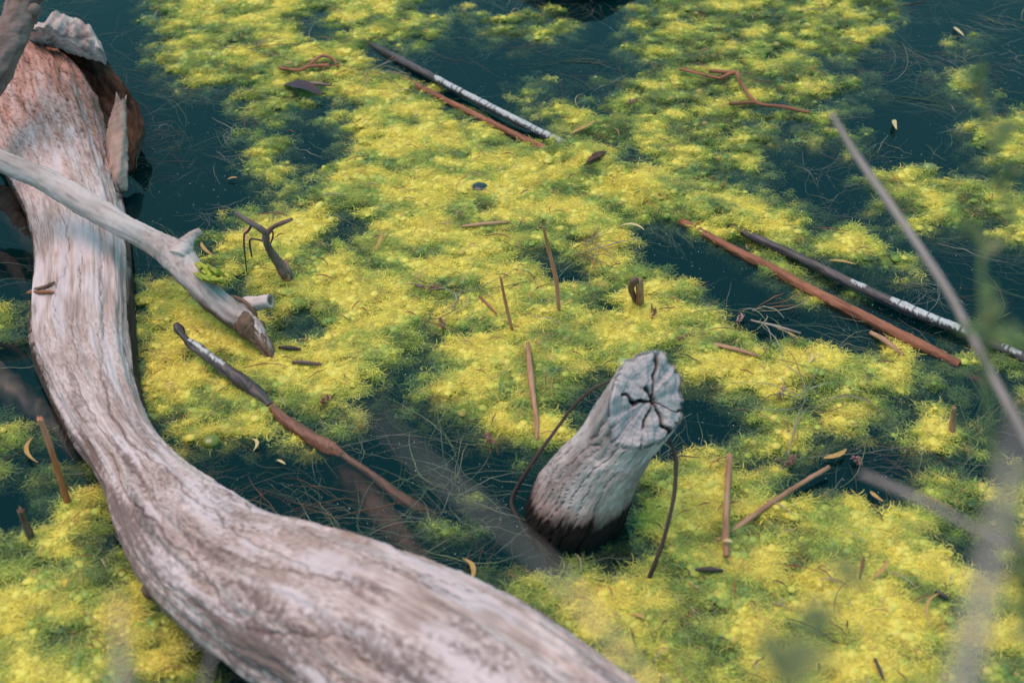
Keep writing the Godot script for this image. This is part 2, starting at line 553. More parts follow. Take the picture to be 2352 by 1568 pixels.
func algae() -> void:
	cover.resize(NX * NZ)
	gold.resize(NX * NZ)
	owner_of.resize(NX * NZ)
	owner_of.fill(-1)
	var weight := PackedFloat32Array()
	weight.resize(NX * NZ)
	for n in MATS.size():
		for poly in MATS[n][3]:
			var o := outline(poly)
			var box := Rect2(o[0], Vector2.ZERO)
			for p in o: box = box.expand(p)
			for k in range(maxi(int((box.position.y - Z0) / CELL), 0), mini(int((box.end.y - Z0) / CELL) + 2, NZ)):
				for i in range(maxi(int((box.position.x - X0) / CELL), 0), mini(int((box.end.x - X0) / CELL) + 2, NX)):
					if Geometry2D.is_point_in_polygon(Vector2(X0 + i * CELL, Z0 + k * CELL), o):
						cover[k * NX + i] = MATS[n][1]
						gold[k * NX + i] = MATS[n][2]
						weight[k * NX + i] = 1.0
						owner_of[k * NX + i] = n
	for g in GAPS:
		var o := outline(g)
		for k in NZ:
			for i in NX:
				var p := Vector2(X0 + i * CELL, Z0 + k * CELL)
				if Geometry2D.is_point_in_polygon(p, o):
					cover[k * NX + i] = -0.2
	# every cell belongs to the nearest mat
	for turn in 14:
		var next := owner_of.duplicate()
		for k in range(1, NZ - 1):
			for i in range(1, NX - 1):
				var n := k * NX + i
				if owner_of[n] < 0:
					next[n] = maxi(maxi(owner_of[n - 1], owner_of[n + 1]), maxi(owner_of[n - NX], owner_of[n + NX]))
		owner_of = next
	cover = soften(soften(cover, 2), 2)
	gold = soften(soften(gold, 3), 3)
	weight = soften(soften(weight, 3), 3)
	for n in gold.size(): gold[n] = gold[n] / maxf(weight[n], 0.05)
	var ra := at(1290, 345)
	var rb := at(1700, 522)
	# one sheet of froth, cut into its mats
	var step := 0.0042
	var gx := int(NX * CELL / step)
	var gz := int(NZ * CELL / step)
	var hgt := PackedFloat32Array()
	hgt.resize(gx * gz)
	hgt.fill(-1.0)
	var thick := PackedFloat32Array()
	thick.resize(gx * gz)
	var relief := PackedFloat32Array()
	relief.resize(gx * gz)
	for k in gz:
		var z := Z0 + k * step
		var reach := -z * 0.47 + 0.42
		for i in gx:
			var x := X0 + i * step
			if absf(x) > reach or z > -1.35: continue
			if sample(cover, x, z) < 0.03: continue
			var s := thickness(x, z)
			if s < -0.5: continue
			var d1 := dome(cell_a, x * 17.0, z * 17.0)
			var d2 := dome(cell_a, x * 46.0 + 3.0, z * 46.0)
			var d3 := dome(cell_a, x * 95.0, z * 95.0 + 9.0)
			var rise := clampf(s * 3.0 + 0.3, 0.15, 1.0)
			hgt[k * gx + i] = (s * 0.085 if s < 0.0 else minf(s, 0.4) * 0.025) - 0.0075 + rise * (0.0045 * d1 + 0.003 * d2 + 0.0018 * d3) + 0.002 * fine.get_noise_2d(x * 260.0, z * 260.0)
			var near_ridge := Vector2(x, z).distance_to(Geometry2D.get_closest_point_to_segment(Vector2(x, z), Vector2(ra.x, ra.z), Vector2(rb.x, rb.z)))
			if s > 0.0 and near_ridge < 0.15: hgt[k * gx + i] += 0.028 * exp(-near_ridge * near_ridge / 0.003) * clampf(s * 4.0, 0.0, 1.0)
			relief[k * gx + i] = 0.9 * (0.5 * d1 + 0.32 * d2 + 0.18 * d3 - 0.72)
			thick[k * gx + i] = s
	var v := []
	var nn := []
	var cc := []
	var ii := []
	var map := []
	for n in MATS.size():
		v.append(PackedVector3Array())
		nn.append(PackedVector3Array())
		cc.append(PackedColorArray())
		ii.append(PackedInt32Array())
		map.append({})
	for k in range(1, gz - 2):
		for i in range(1, gx - 2):
			var a := k * gx + i
			if hgt[a] <= -0.9 or hgt[a + 1] <= -0.9 or hgt[a + gx] <= -0.9 or hgt[a + gx + 1] <= -0.9: continue
			var x := X0 + i * step
			var z := Z0 + k * step
			var m := owner_of[int((z - Z0) / CELL + 0.5) * NX + int((x - X0) / CELL + 0.5)]
			if m < 0: continue
			var q := PackedInt32Array()
			for b in [a, a + 1, a + gx, a + gx + 1]:
				if not map[m].has(b):
					map[m][b] = v[m].size()
					var bx: float = X0 + (b % gx) * step
					var bz: float = Z0 + (b / gx) * step
					v[m].append(Vector3(bx, hgt[b], bz))
					var l := hgt[b - 1] if hgt[b - 1] > -0.9 else hgt[b]
					var r := hgt[b + 1] if hgt[b + 1] > -0.9 else hgt[b]
					var u := hgt[b - gx] if hgt[b - gx] > -0.9 else hgt[b]
					var d := hgt[b + gx] if hgt[b + gx] > -0.9 else hgt[b]
					nn[m].append(Vector3(l - r, 2.0 * step, u - d).normalized())
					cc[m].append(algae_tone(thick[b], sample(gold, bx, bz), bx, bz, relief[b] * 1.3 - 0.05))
				q.append(map[m][b])
			ii[m].append_array([q[0], q[1], q[2], q[1], q[3], q[2]])
	var ball := SphereMesh.new()
	ball.radius = 1.0
	ball.height = 1.0
	ball.is_hemisphere = true
	ball.radial_segments = 10
	ball.rings = 4
	var bufs := []
	for n in MATS.size(): bufs.append(PackedFloat32Array())
	for n in 290000:
		var z := -rng.randf_range(1.36, 5.25)
		var x := rng.randf_range(-1.0, 1.0) * (-z * 0.4 + 0.42)
		var a := int((z - Z0) / step) * gx + int((x - X0) / step)
		if hgt[a] < -0.016 or thick[a] < -0.14 or rng.randf() > 0.22 + thick[a] * 0.8 + relief[a] * 0.6: continue
		var m := owner_of[int((z - Z0) / CELL + 0.5) * NX + int((x - X0) / CELL + 0.5)]
		if m < 0: continue
		var r := 0.0018 + 0.006 * pow(rng.randf(), 2.8)
		var knot := broad.get_noise_2d(x * 9.0 + 50.0, z * 9.0)
		if knot > 0.1: r *= 1.0 + minf((knot - 0.1) * 4.0, 0.7)
		elif rng.randf() < 0.8 - knot * 4.0: continue
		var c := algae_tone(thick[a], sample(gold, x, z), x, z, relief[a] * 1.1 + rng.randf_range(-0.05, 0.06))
		c = c.lerp(Color(0.62, 0.66, 0.3), rng.randf_range(0.0, 0.12) * clampf(0.4 + c.g, 0.0, 1.0))
		var k := rng.randf_range(0.85, 1.02)
		bufs[m].append_array(PackedFloat32Array([r, 0, 0, x, 0, r * rng.randf_range(0.5, 0.85), 0, hgt[a] - r * 0.22, 0, 0, r, z, c.r * k, c.g * k, c.b * k, 1.0]))
	# threads of algae combed over the mats and fraying at their edges
	var hank := hair()
	var frays := []
	for n in MATS.size(): frays.append(PackedFloat32Array())
	for n in 240000:
		var z := -rng.randf_range(1.36, 5.3)
		var x := rng.randf_range(-1.0, 1.0) * (-z * 0.4 + 0.42)
		var a := int((z - Z0) / step) * gx + int((x - X0) / step)
		if hgt[a] < -0.04: continue
		var m := owner_of[int((z - Z0) / CELL + 0.5) * NX + int((x - X0) / CELL + 0.5)]
		if m < 0 or (thick[a] > 0.12 and rng.randf() < 0.4): continue
		var turn := 1.4 * broad.get_noise_2d(x * 2.0 + 17.0, z * 2.0) + rng.randfn(0.0, 1.3)
		var e := rng.randf_range(0.55, 1.25)
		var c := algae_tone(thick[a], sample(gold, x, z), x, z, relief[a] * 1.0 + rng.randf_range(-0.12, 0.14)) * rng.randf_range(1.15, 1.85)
		c = c.lerp(Color(0.7, 0.68, 0.4), rng.randf() * 0.26)
		var ct := cos(turn) * e
		var st := sin(turn) * e
		frays[m].append_array(PackedFloat32Array([ct, 0, st, x, 0, e, 0, hgt[a] + 0.0005, -st, 0, ct, z, c.r, c.g, c.b, 1.0]))
	for n in MATS.size():
		if v[n].is_empty(): continue
		var o := put("algae_mat", grid_mesh(v[n], nn[n], cc[n], PackedVector2Array(), ii[n]), mats.algae)
		tag(o, MATS[n][0], "algae", "", "stuff")
		if bufs[n].is_empty(): continue
		var mm := MultiMesh.new()
		mm.transform_format = MultiMesh.TRANSFORM_3D
		mm.use_colors = true
		mm.mesh = ball
		fill(mm, bufs[n])
		var f := MultiMeshInstance3D.new()
		f.name = "bubble_froth"
		f.multimesh = mm
		f.material_override = mats.bubble
		f.set_meta("kind", "stuff")
		o.add_child(f, true)
		var hm := MultiMesh.new()
		hm.transform_format = MultiMesh.TRANSFORM_3D
		hm.use_colors = true
		hm.mesh = hank
		fill(hm, frays[n])
		var h := MultiMeshInstance3D.new()
		h.name = "algae_threads"
		h.multimesh = hm
		h.material_override = mats.weed
		h.set_meta("kind", "stuff")
		o.add_child(h, true)

# ---------------------------------------------------------------- the big trunk
const TRUNK := [ # left edge x, y; right edge x, y; height of the middle; thickness
	[-75,125, 120,125, 0.08, 0.8], [-50,190, 196,190, 0.08, 0.8], [-30,300, 236,290, 0.06, 0.75], [12,400, 258,395, 0.045, 0.75], [58,500, 283,490, 0.035, 0.75], [80,600, 298,590, 0.03, 0.75], [76,700, 303,690, 0.03, 0.75],
	[73,800, 309,790, 0.03, 0.75], [108,900, 316,880, 0.035, 0.8], [160,1000, 340,960, 0.045, 0.85], [203,1060, 378,1025, 0.06, 0.85], [240,1130, 440,1090, 0.075, 0.85], [268,1220, 512,1145, 0.095, 0.85], [335,1345, 580,1185, 0.12, 0.85],
	[448,1455, 660,1224, 0.15, 0.85], [600,1565, 800,1262, 0.2, 0.85], [760,1680, 960,1315, 0.25, 0.85], [920,1790, 1120,1388, 0.3, 0.85], [1080,1900, 1290,1475, 0.35, 0.85], [1230,2020, 1440,1575, 0.4, 0.85], [1400,2160, 1620,1730, 0.45, 0.85],
]
const CRACKS := [ # angle, from, to along the trunk (metres), wander, width, depth
	[1.8, 0.95, 1.7, 0.3, 0.0013, 0.003], [1.15, 0.7, 1.25, 0.2, 0.0012, 0.002], [2.15, 0.5, 1.0, 0.25, 0.0012, 0.002], [1.5, 1.7, 3.2, 0.3, 0.0024, 0.005], [1.0, 2.3, 3.4, 0.25, 0.002, 0.004],
	[2.25, 2.0, 3.4, 0.3, 0.0024, 0.005], [1.9, 0.0, 0.75, 0.35, 0.0022, 0.006], [1.25, 0.05, 0.55, 0.3, 0.002, 0.006], [2.35, 0.0, 0.5, 0.3, 0.002, 0.006], [1.55, 0.1, 0.5, 0.25, 0.0018, 0.005], [0.9, 0.0, 0.4, 0.25, 0.0022, 0.006],
]

func trunk() -> void:
	var o := thing("driftwood_trunk", "thick bleached driftwood trunk curving from the far left to the near bank", "driftwood", at(190, 700))
	var path := []
	for r in TRUNK:
		var a := at(r[0], r[1], r[4])
		var b := at(r[2], r[3], r[4])
		path.append([(a + b) / 2.0, (b - a) / 2.0, r[5]])
	var splits := CRACKS.duplicate()
	for k in 30:
		var from := rng.randf_range(0.55, 3.2)
		splits.append([rng.randf_range(0.6, 2.6), from, from + rng.randf_range(0.15, 0.6), 0.2, rng.randf_range(0.0009, 0.0015), 0.002])
	var rings := 860
	var sides := 250
	var v := PackedVector3Array()
	var c := PackedColorArray()
	var uv := PackedVector2Array()
	var idx := PackedInt32Array()
	var along := 0.0
	var prev: Vector3 = path[0][0]
	for i in rings + 1:
		var t := float(i) / rings
		var s := spline(path, t)
		var p: Vector3 = s[0]
		var side: Vector3 = s[1]
		along += p.distance_to(prev)
		prev = p
		var dir: Vector3 = ((spline(path, minf(t + 0.01, 1.0))[0] as Vector3) - (spline(path, maxf(t - 0.01, 0.0))[0] as Vector3)).normalized()
		var up := side.normalized().cross(dir)
		if up.y < 0.0: up = -up
		var half := side.length()
		for j in sides + 1:
			var a := TAU * (j % sides) / sides
			var ca := cos(a)
			var sa := sin(a)
			var warp := 0.25 * broad.get_noise_2d(along * 2.2, 5.0)
			var ridge := broad.get_noise_3d(ca * 2.3 + warp, sa * 2.3, along * 0.9)
			var grain := fine.get_noise_3d(ca * 17.0 + warp * 8.0, sa * 17.0, along * 3.2)
			var rough := broad.get_noise_3d(ca * half * 60.0, sa * half * 60.0, along * 40.0)
			var swell := 1.0 + 0.10 * ridge + 0.014 * grain + 0.012 * rough * clampf(along - 1.2, 0.15, 1.0)
			var q := p + side * ca * swell + up * half * float(s[2]) * sa * swell
			var outward := (side.normalized() * ca + up * sa).normalized()
			var dark := 0.0
			for k in splits:
				if along < k[1] or along > k[2]: continue
				var mid: float = k[0] + k[3] * broad.get_noise_2d(along * 1.6, k[0] * 31.0) + 0.05 * fine.get_noise_2d(along * 14.0, k[0] * 9.0)
				var taper: float = clampf(minf(along - k[1], k[2] - along) * 6.0, 0.0, 1.0)
				var d: float = absf(a - mid) * half / (k[4] * (0.5 + 0.5 * taper))
				if d < 3.0:
					var e := exp(-d * d) * taper
					q -= outward * k[5] * e
					dark = maxf(dark, e * 0.7)
			if i < 60 and sa > -0.3:   # ragged broken end
				q += dir * (1.0 - i / 60.0) * (0.09 * fine.get_noise_2d(a * 3.0, 2.0) + 0.07 * fine.get_noise_2d(a * 9.0, 7.0) + 0.03 * fine.get_noise_2d(a * 30.0, 1.0) + 0.09 * ca)
			var tone := wood_tone("trunk", along, ca, sa, half, 3.0, q.y, 0.068 if along < 2.1 else 0.0)
			var fibre := fine.get_noise_3d(ca * half * 420.0, sa * half * 420.0, along * 4.0)
			tone = tone * (1.0 + 0.34 * fibre)
			# the far end keeps reddish inner bark
			var bark := clampf(1.6 - along * 1.45 + 0.7 * ridge + 0.5 * broad.get_noise_3d(ca * 4.0, sa * 4.0, along * 7.0), 0.0, 1.0)
			tone = tone.lerp(tone * Color(0.78, 0.53, 0.45), bark)
			var worn := clampf((broad.get_noise_3d(ca * 2.2 + 31.0, sa * 2.2, along * 2.4) - 0.04) * 3.0, 0.0, 0.7)
			tone = tone.lerp(Color(0.62, 0.53, 0.56), worn * (1.0 - bark))
			if along < 0.9:
				var net := minf(absf(fine.get_noise_3d(ca * 4.5, sa * 4.5, along * 7.0)), absf(fine.get_noise_3d(ca * 9.0 + 20.0, sa * 9.0, along * 16.0)) * 1.6)
				var gap := clampf(1.0 - net / 0.08, 0.0, 1.0) * clampf(bark * 1.5, 0.0, 1.0)
				tone = tone.lerp(Color(0.05, 0.028, 0.024), gap * 0.85)
				q -= outward * 0.005 * gap
			# weathered dark skin on the near part, with its left side's shade coloured in
			var skin_shade := clampf((broad.get_noise_3d(ca * 3.0 + 9.0, sa * 3.0, along * 2.6) * 1.3 + rough * 0.7 - 0.06) * clampf((along - 1.5) * 1.5, 0.0, 1.0) + clampf(-ca - 0.25, 0.0, 1.0) * 1.3 * clampf((along - 1.6) * 1.4, 0.0, 1.0), 0.0, 0.86)
			tone = tone.lerp(Color(0.135, 0.088, 0.078), skin_shade)
			tone = tone.lerp(Color(0.05, 0.034, 0.034), dark)
			if along < 2.0:
				var line := 0.05 + 0.022 * broad.get_noise_2d(along * 7.0, ca * 3.0 + 50.0) + 0.012 * fine.get_noise_2d(along * 40.0, ca * 2.0)
				tone = tone.lerp(Color(0.04, 0.025, 0.019), clampf((line - q.y) / 0.012, 0.0, 0.93))
			v.append(q)
			c.append(tone)
			uv.append(Vector2(along * 2.0, float(j) / sides * 2.0))
	var w := sides + 1
	for i in rings:
		for j in sides:
			var k := i * w + j
			idx.append_array([k, k + w, k + 1, k + 1, k + w, k + w + 1])
	# inner wall of the broken end
	var start := v.size()
	for n in 3:
		for j in w:
			var e := v[j]
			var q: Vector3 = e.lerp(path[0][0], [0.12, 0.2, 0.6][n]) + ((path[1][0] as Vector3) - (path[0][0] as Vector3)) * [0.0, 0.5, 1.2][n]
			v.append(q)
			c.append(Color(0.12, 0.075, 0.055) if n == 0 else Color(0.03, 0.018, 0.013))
			uv.append(Vector2.ZERO)
	for n in 3:
		var a0 := 0 if n == 0 else start + (n - 1) * w
		var a1 := start + n * w
		for j in sides:
			idx.append_array([a0 + j, a0 + j + 1, a1 + j, a0 + j + 1, a1 + j + 1, a1 + j])
	put("log", grid_mesh(v, smooth_normals(v, idx), c, uv, idx), mats.wood, o)
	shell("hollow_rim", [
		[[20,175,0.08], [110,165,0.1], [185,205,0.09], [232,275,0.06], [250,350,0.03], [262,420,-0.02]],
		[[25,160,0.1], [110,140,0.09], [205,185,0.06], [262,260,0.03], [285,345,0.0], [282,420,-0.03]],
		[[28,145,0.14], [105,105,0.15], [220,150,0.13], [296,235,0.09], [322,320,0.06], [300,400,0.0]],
		[[30,140,0.17], [95,85,0.19], [215,115,0.18], [290,200,0.13], [326,275,0.10], [312,385,0.02]]], "rot_and_shade", 0.016, o)  # the rim's colour carries the hollow's shade as well as rot
	shell("broken_cap", [
		[[66,92,0.19], [105,98,0.19], [150,112,0.185], [200,130,0.18], [238,142,0.17]],
		[[62,80,0.23], [105,80,0.24], [155,90,0.235], [205,108,0.22], [240,130,0.19]],
		[[66,72,0.26], [105,58,0.28], [160,58,0.27], [205,80,0.25], [238,116,0.21]],
		[[76,66,0.25], [110,44,0.27], [168,38,0.27], [208,66,0.25], [232,104,0.2]]], "pale", 0.02, o)
	var sp := limb([[272,440,0.02,17], [270,380,0.08,21], [269,310,0.125,22], [272,262,0.15,17], [276,232,0.168,11]], "rind", 18, 0.006, 0.12, 0.02, false, false, 0.05)
	put("splinter", sp, mats.wood, o)
	put("knot", limb([[350,1352,0.06,20], [342,1360,0.05,24], [336,1366,0.045,16]], "umber", 14, 0.004, 0.1, -9.0, true), mats.wood, o)

# A bent thick sheet of wood through rows of [x, y, height].
func shell(called: String, rows: Array, kind: String, thick: float, parent: Node3D) -> void:
	var nu := 70
	var nv := 36
	var cross := []
	for r in rows:
		var pts := []
		for p in r: pts.append([at(p[0], p[1], p[2])])
		cross.append(pts)
	var v := PackedVector3Array()
	var c := PackedColorArray()
	var idx := PackedInt32Array()
	var off := rng.randf() * 50.0
	for face in 2:
		for i in nv + 1:
			for j in nu + 1:
				var col := []
				for pts in cross: col.append(spline(pts, float(j) / nu))
				var t := float(i) / nv
				if i == nv: t -= 0.0
				var p: Vector3 = spline(col, t)[0]
				var ragged := (0.03 * fine.get_noise_2d(j * 0.045 + off, 3.0) + 0.004 * fine.get_noise_2d(j * 0.2, off)) * smoothstep(0.7, 1.0, t)
				p += Vector3(0, ragged, ragged * 0.4)
				var g := broad.get_noise_3d(p.x * 30.0, p.y * 30.0 + off, p.z * 9.0)
				var hide := Vector3(0, -1, -0.55).normalized() * (thick * face)
				var ridge := 1.0 - absf(fine.get_noise_3d(p.x * 9.0 + off, p.y * 12.0, p.z * 5.0)) * 3.0
				v.append(p + hide + Vector3(0, 0.012 * g + 0.008 * clampf(ridge, -1.0, 1.0), 0.01 * g))
				var tone := wood_tone(kind, p.z * 1.5, p.x * 9.0, p.y * 9.0, 0.1, off, p.y, 0.01)
				var pit := clampf(-ridge * 0.5 + g * 0.8, 0.0, 0.7)
				c.append(tone.lerp(PALETTE[kind][2], pit))
	var w := nu + 1
	var n := w * (nv + 1)
	for i in nv:
		for j in nu:
			var k := i * w + j
			idx.append_array([k, k + w, k + 1, k + 1, k + w, k + w + 1])
			k += n
			idx.append_array([k, k + 1, k + w, k + 1, k + w + 1, k + w])
	for i in nv:
		for k in [i * w, i * w + nu]:
			idx.append_array([k, k + n, k + w, k + w, k + n, k + n + w])
	for j in nu:
		for k in [j, nv * w + j]:
			idx.append_array([k, k + 1, k + n, k + 1, k + n + 1, k + n])
	put(called, grid_mesh(v, smooth_normals(v, idx), c, PackedVector2Array(), idx), mats.wood, parent)

# ---------------------------------------------------------------- the pale branch across the trunk, and the one above it
func branch() -> void:
	var o := thing("fallen_branch", "pale bare branch lying across the trunk with its tip in the algae", "branch", at(620, 800))
	put("limb", limb([[-260,225,0.42,26], [-120,305,0.36,27], [0,369,0.3,25], [100,412,0.26,27], [200,470,0.225,30], [280,518,0.195,27], [345,552,0.165,28], [405,590,0.14,37], [440,632,0.12,33], [490,686,0.09,30], [540,725,0.068,30], [578,752,0.055,25], [600,780,0.038,17], [616,806,0.018,12], [632,835,-0.01,9], [650,870,-0.06,7]], "pale", 44, 0.004, 0.04, 0.045), mats.wood, o)
	put("rotten_tip", limb([[556,738,0.062,26], [566,746,0.059,29], [582,760,0.05,25.5], [600,782,0.036,18.5], [616,808,0.016,13], [632,837,-0.012,9.5], [650,870,-0.06,7.5]], "umber", 30, 0.003, 0.13), mats.wood, o)
	put("stub", limb([[410,592,0.15,30], [422,568,0.165,24], [434,550,0.178,15], [446,538,0.185,10], [461,530,0.19,8]], "pale", 18, 0.004, 0.1), mats.wood, o)
	put("hollow_stub", limb([[548,712,0.055,22], [570,700,0.07,19], [596,695,0.085,16], [621,691,0.095,17]], "pale", 26, 0.003, 0.06, -9.0, true), mats.wood, o)
	put("knot", limb([[277,512,0.2,12], [268,519,0.2,10], [264,524,0.198,4]], "pale", 12, 0.003, 0.1), mats.wood, o)
	var u := thing("overhanging_branch", "dark brown branch end rising out of the far left corner", "branch", at(-40, 250))
	put("limb", limb([[120,-140,0.6,42], [70,-40,0.52,38], [52,5,0.48,36], [28,80,0.42,35], [0,150,0.36,33], [-50,230,0.28,34], [-120,330,0.2,34]], "bark", 30, 0.006, 0.08), mats.wood, u)
	put("knot", limb([[84,18,0.47,12], [74,22,0.475,14], [64,26,0.47,10]], "bark", 12, 0.004, 0.1), mats.wood, u)
	var l := thing("sunken_log", "dark log lying at the far edge of the pond, only its near side in view", "log", at(1360, -40))
	put("log", limb([[1200,-70,0.01,40], [1290,-40,0.03,46], [1380,-42,0.03,45], [1500,-75,0.0,30]], "black", 20, 0.02, 0.1), mats.wood, l)

# ---------------------------------------------------------------- the cut post
func post() -> void:
	var o := thing("cut_post", "weathered grey cut post leaning out of the water with a cracked top", "post", at(1325, 1190))
	var base := at(1322, 1205, -0.1)
	var top := at(1485, 918, 0.33)
	var axis := (top - base).normalized()
	var path := [[base, 0.11], [at(1318, 1180, 0.0), 0.107], [at(1355, 1105, 0.1), 0.096], [at(1398, 1045, 0.18), 0.08], [at(1440, 985, 0.25), 0.077], [at(1485, 918, 0.33), 0.079]]
	var right := axis.cross(Vector3.BACK).normalized() * -1.0
	if right.x < 0.0: right = -right
	var toward := right.cross(axis).normalized()
	if toward.z < 0.0: toward = -toward
	var rings := 200
	var sides := 240
	var v := PackedVector3Array()
	var c := PackedColorArray()
	var idx := PackedInt32Array()
	var length := base.distance_to(top)
	for i in rings + 1:
		var t := float(i) / rings
		var s := spline(path, t)
		var p: Vector3 = s[0]
		var r: float = s[1]
		var along := t * length
		for j in sides + 1:
			var a := TAU * (j % sides) / sides
			var ca := cos(a)
			var sa := sin(a)
			var wave := 0.16 * broad.get_noise_2d(along * 5.0, 4.0) + 0.04 * fine.get_noise_3d(ca * 1.2, sa * 1.2, along * 16.0)
			var groove := fine.get_noise_3d(cos(a + wave) * 2.3, sin(a + wave) * 2.4 + 3.0, along * 0.9)
			var lump := broad.get_noise_3d(ca * 1.3, sa * 1.3, along * 7.0)
			var cut := clampf(1.0 - absf(groove) / 0.075, 0.0, 1.0)
			var rr := r * (1.0 + 0.09 * lump - 0.08 * cut + 0.02 * groove + 0.02 * fine.get_noise_3d(ca * 14.0, sa * 14.0, along * 6.0))
			# sawn at a slant: the near side is shorter
			var slant := (-sa * 0.06 + 0.016 * broad.get_noise_2d(ca * 1.4 + 8.0, sa * 1.4) - 0.03 * smoothstep(0.75, 1.0, cos(a - 2.2))) * smoothstep(0.6, 1.0, t)
			var q := p + right * ca * rr + toward * sa * rr + axis * slant
			var tone := wood_tone("post", along, ca, sa, r, 40.0, q.y, -9.0)
			tone = tone.lerp(Color(0.06, 0.045, 0.045), cut * cut * 0.85)
			var wet := 0.07 + 0.018 * fine.get_noise_3d(ca * 4.0, sa * 4.0, 0.0) + 0.012 * fine.get_noise_3d(ca * 15.0, sa * 15.0, along * 30.0) + 0.03 * lump
			tone = tone.lerp(Color(0.27, 0.17, 0.15), clampf((wet + 0.035 - q.y) / 0.03, 0.0, 0.6))
			tone = tone.lerp(Color(0.014, 0.009, 0.008), clampf((wet + 0.012 - q.y) / 0.032, 0.0, 1.0))
			v.append(q)
			c.append(tone)
	var w := sides + 1
	for i in rings:
		for j in sides:
			var k := i * w + j
			idx.append_array([k, k + 1, k + w, k + 1, k + w + 1, k + w])
	put("shaft", grid_mesh(v, smooth_normals(v, idx), c, PackedVector2Array(), idx), mats.wood, o)
	# sawn face with rings and gaping cracks
	var rim := v.slice(rings * w, rings * w + w)
	var face_n := (rim[0] - top).cross(rim[sides / 4] - top).normalized()
	if face_n.y < 0.0: face_n = -face_n
	var fv := PackedVector3Array()
	var fc := PackedColorArray()
	var fi := PackedInt32Array()
	var nr := 60
	var pith := Vector2(0.16, 0.0)
	var rays := [[-1.75, 1.5, 0.17], [3.0, 0.9, 0.15], [1.85, 0.6, 0.15], [0.85, 1.5, 0.17], [0.1, 1.2, 0.05], [-2.45, 0.4, 0.2]]
	for k in nr + 1:
		var f := float(k) / nr
		for j in w:
			var a := TAU * (j % sides) / sides
			var uv := Vector2(cos(a), sin(a)) * f
			var p := top.lerp(rim[j], f)
			var d := uv - pith
			var ang := d.angle()
			var depth := 0.0
			for y in rays:
				var da: float = absf(wrapf(ang - float(y[0]) - 0.16 * fine.get_noise_2d(d.length() * 1.6, float(y[0]) * 5.0), -PI, PI)) * maxf(d.length(), 0.03)
				var width: float = y[2] * (0.35 + 0.3 * d.length())
				if d.length() < float(y[1]): depth = maxf(depth, clampf(1.0 - da / (width * 0.55), 0.0, 1.0))
			depth = maxf(depth, clampf(1.0 - d.length() / 0.11, 0.0, 1.0))
			var wob := d.length() + 0.03 * fine.get_noise_2d(uv.x * 3.0, uv.y * 3.0)
			var ring := sin(wob * 62.0) * 0.5 + 0.5
			var tone := Color(0.5, 0.45, 0.46).lerp(Color(0.27, 0.225, 0.24), ring * 0.6)
			tone = tone.lerp(Color(0.2, 0.18, 0.2), clampf(fine.get_noise_2d(ang * 14.0, d.length() * 1.5) * 1.2 - 0.3, 0.0, 0.7))
			tone = tone.lerp(Color(0.42, 0.39, 0.4), clampf(broad.get_noise_2d(uv.x * 2.0, uv.y * 2.0) + 0.3, 0.0, 0.6))
			fv.append(p + face_n * (0.0006 * (1.0 - ring) + 0.009 * absf(fine.get_noise_2d(uv.x * 1.3 + 4.0, uv.y * 1.3)) - 0.05 * depth + 0.002 - 0.01 * smoothstep(0.9, 1.0, f)))
			fc.append(tone.lerp(Color(0.03, 0.022, 0.025), clampf(depth * 1.6, 0.0, 0.95)))
	for k in nr:
		for j in sides:
			var q := k * w + j
			fi.append_array([q, q + 1, q + w, q + 1, q + w + 1, q + w])
	put("sawn_face", grid_mesh(fv, smooth_normals(fv, fi), fc, PackedVector2Array(), fi), mats.wood, o)

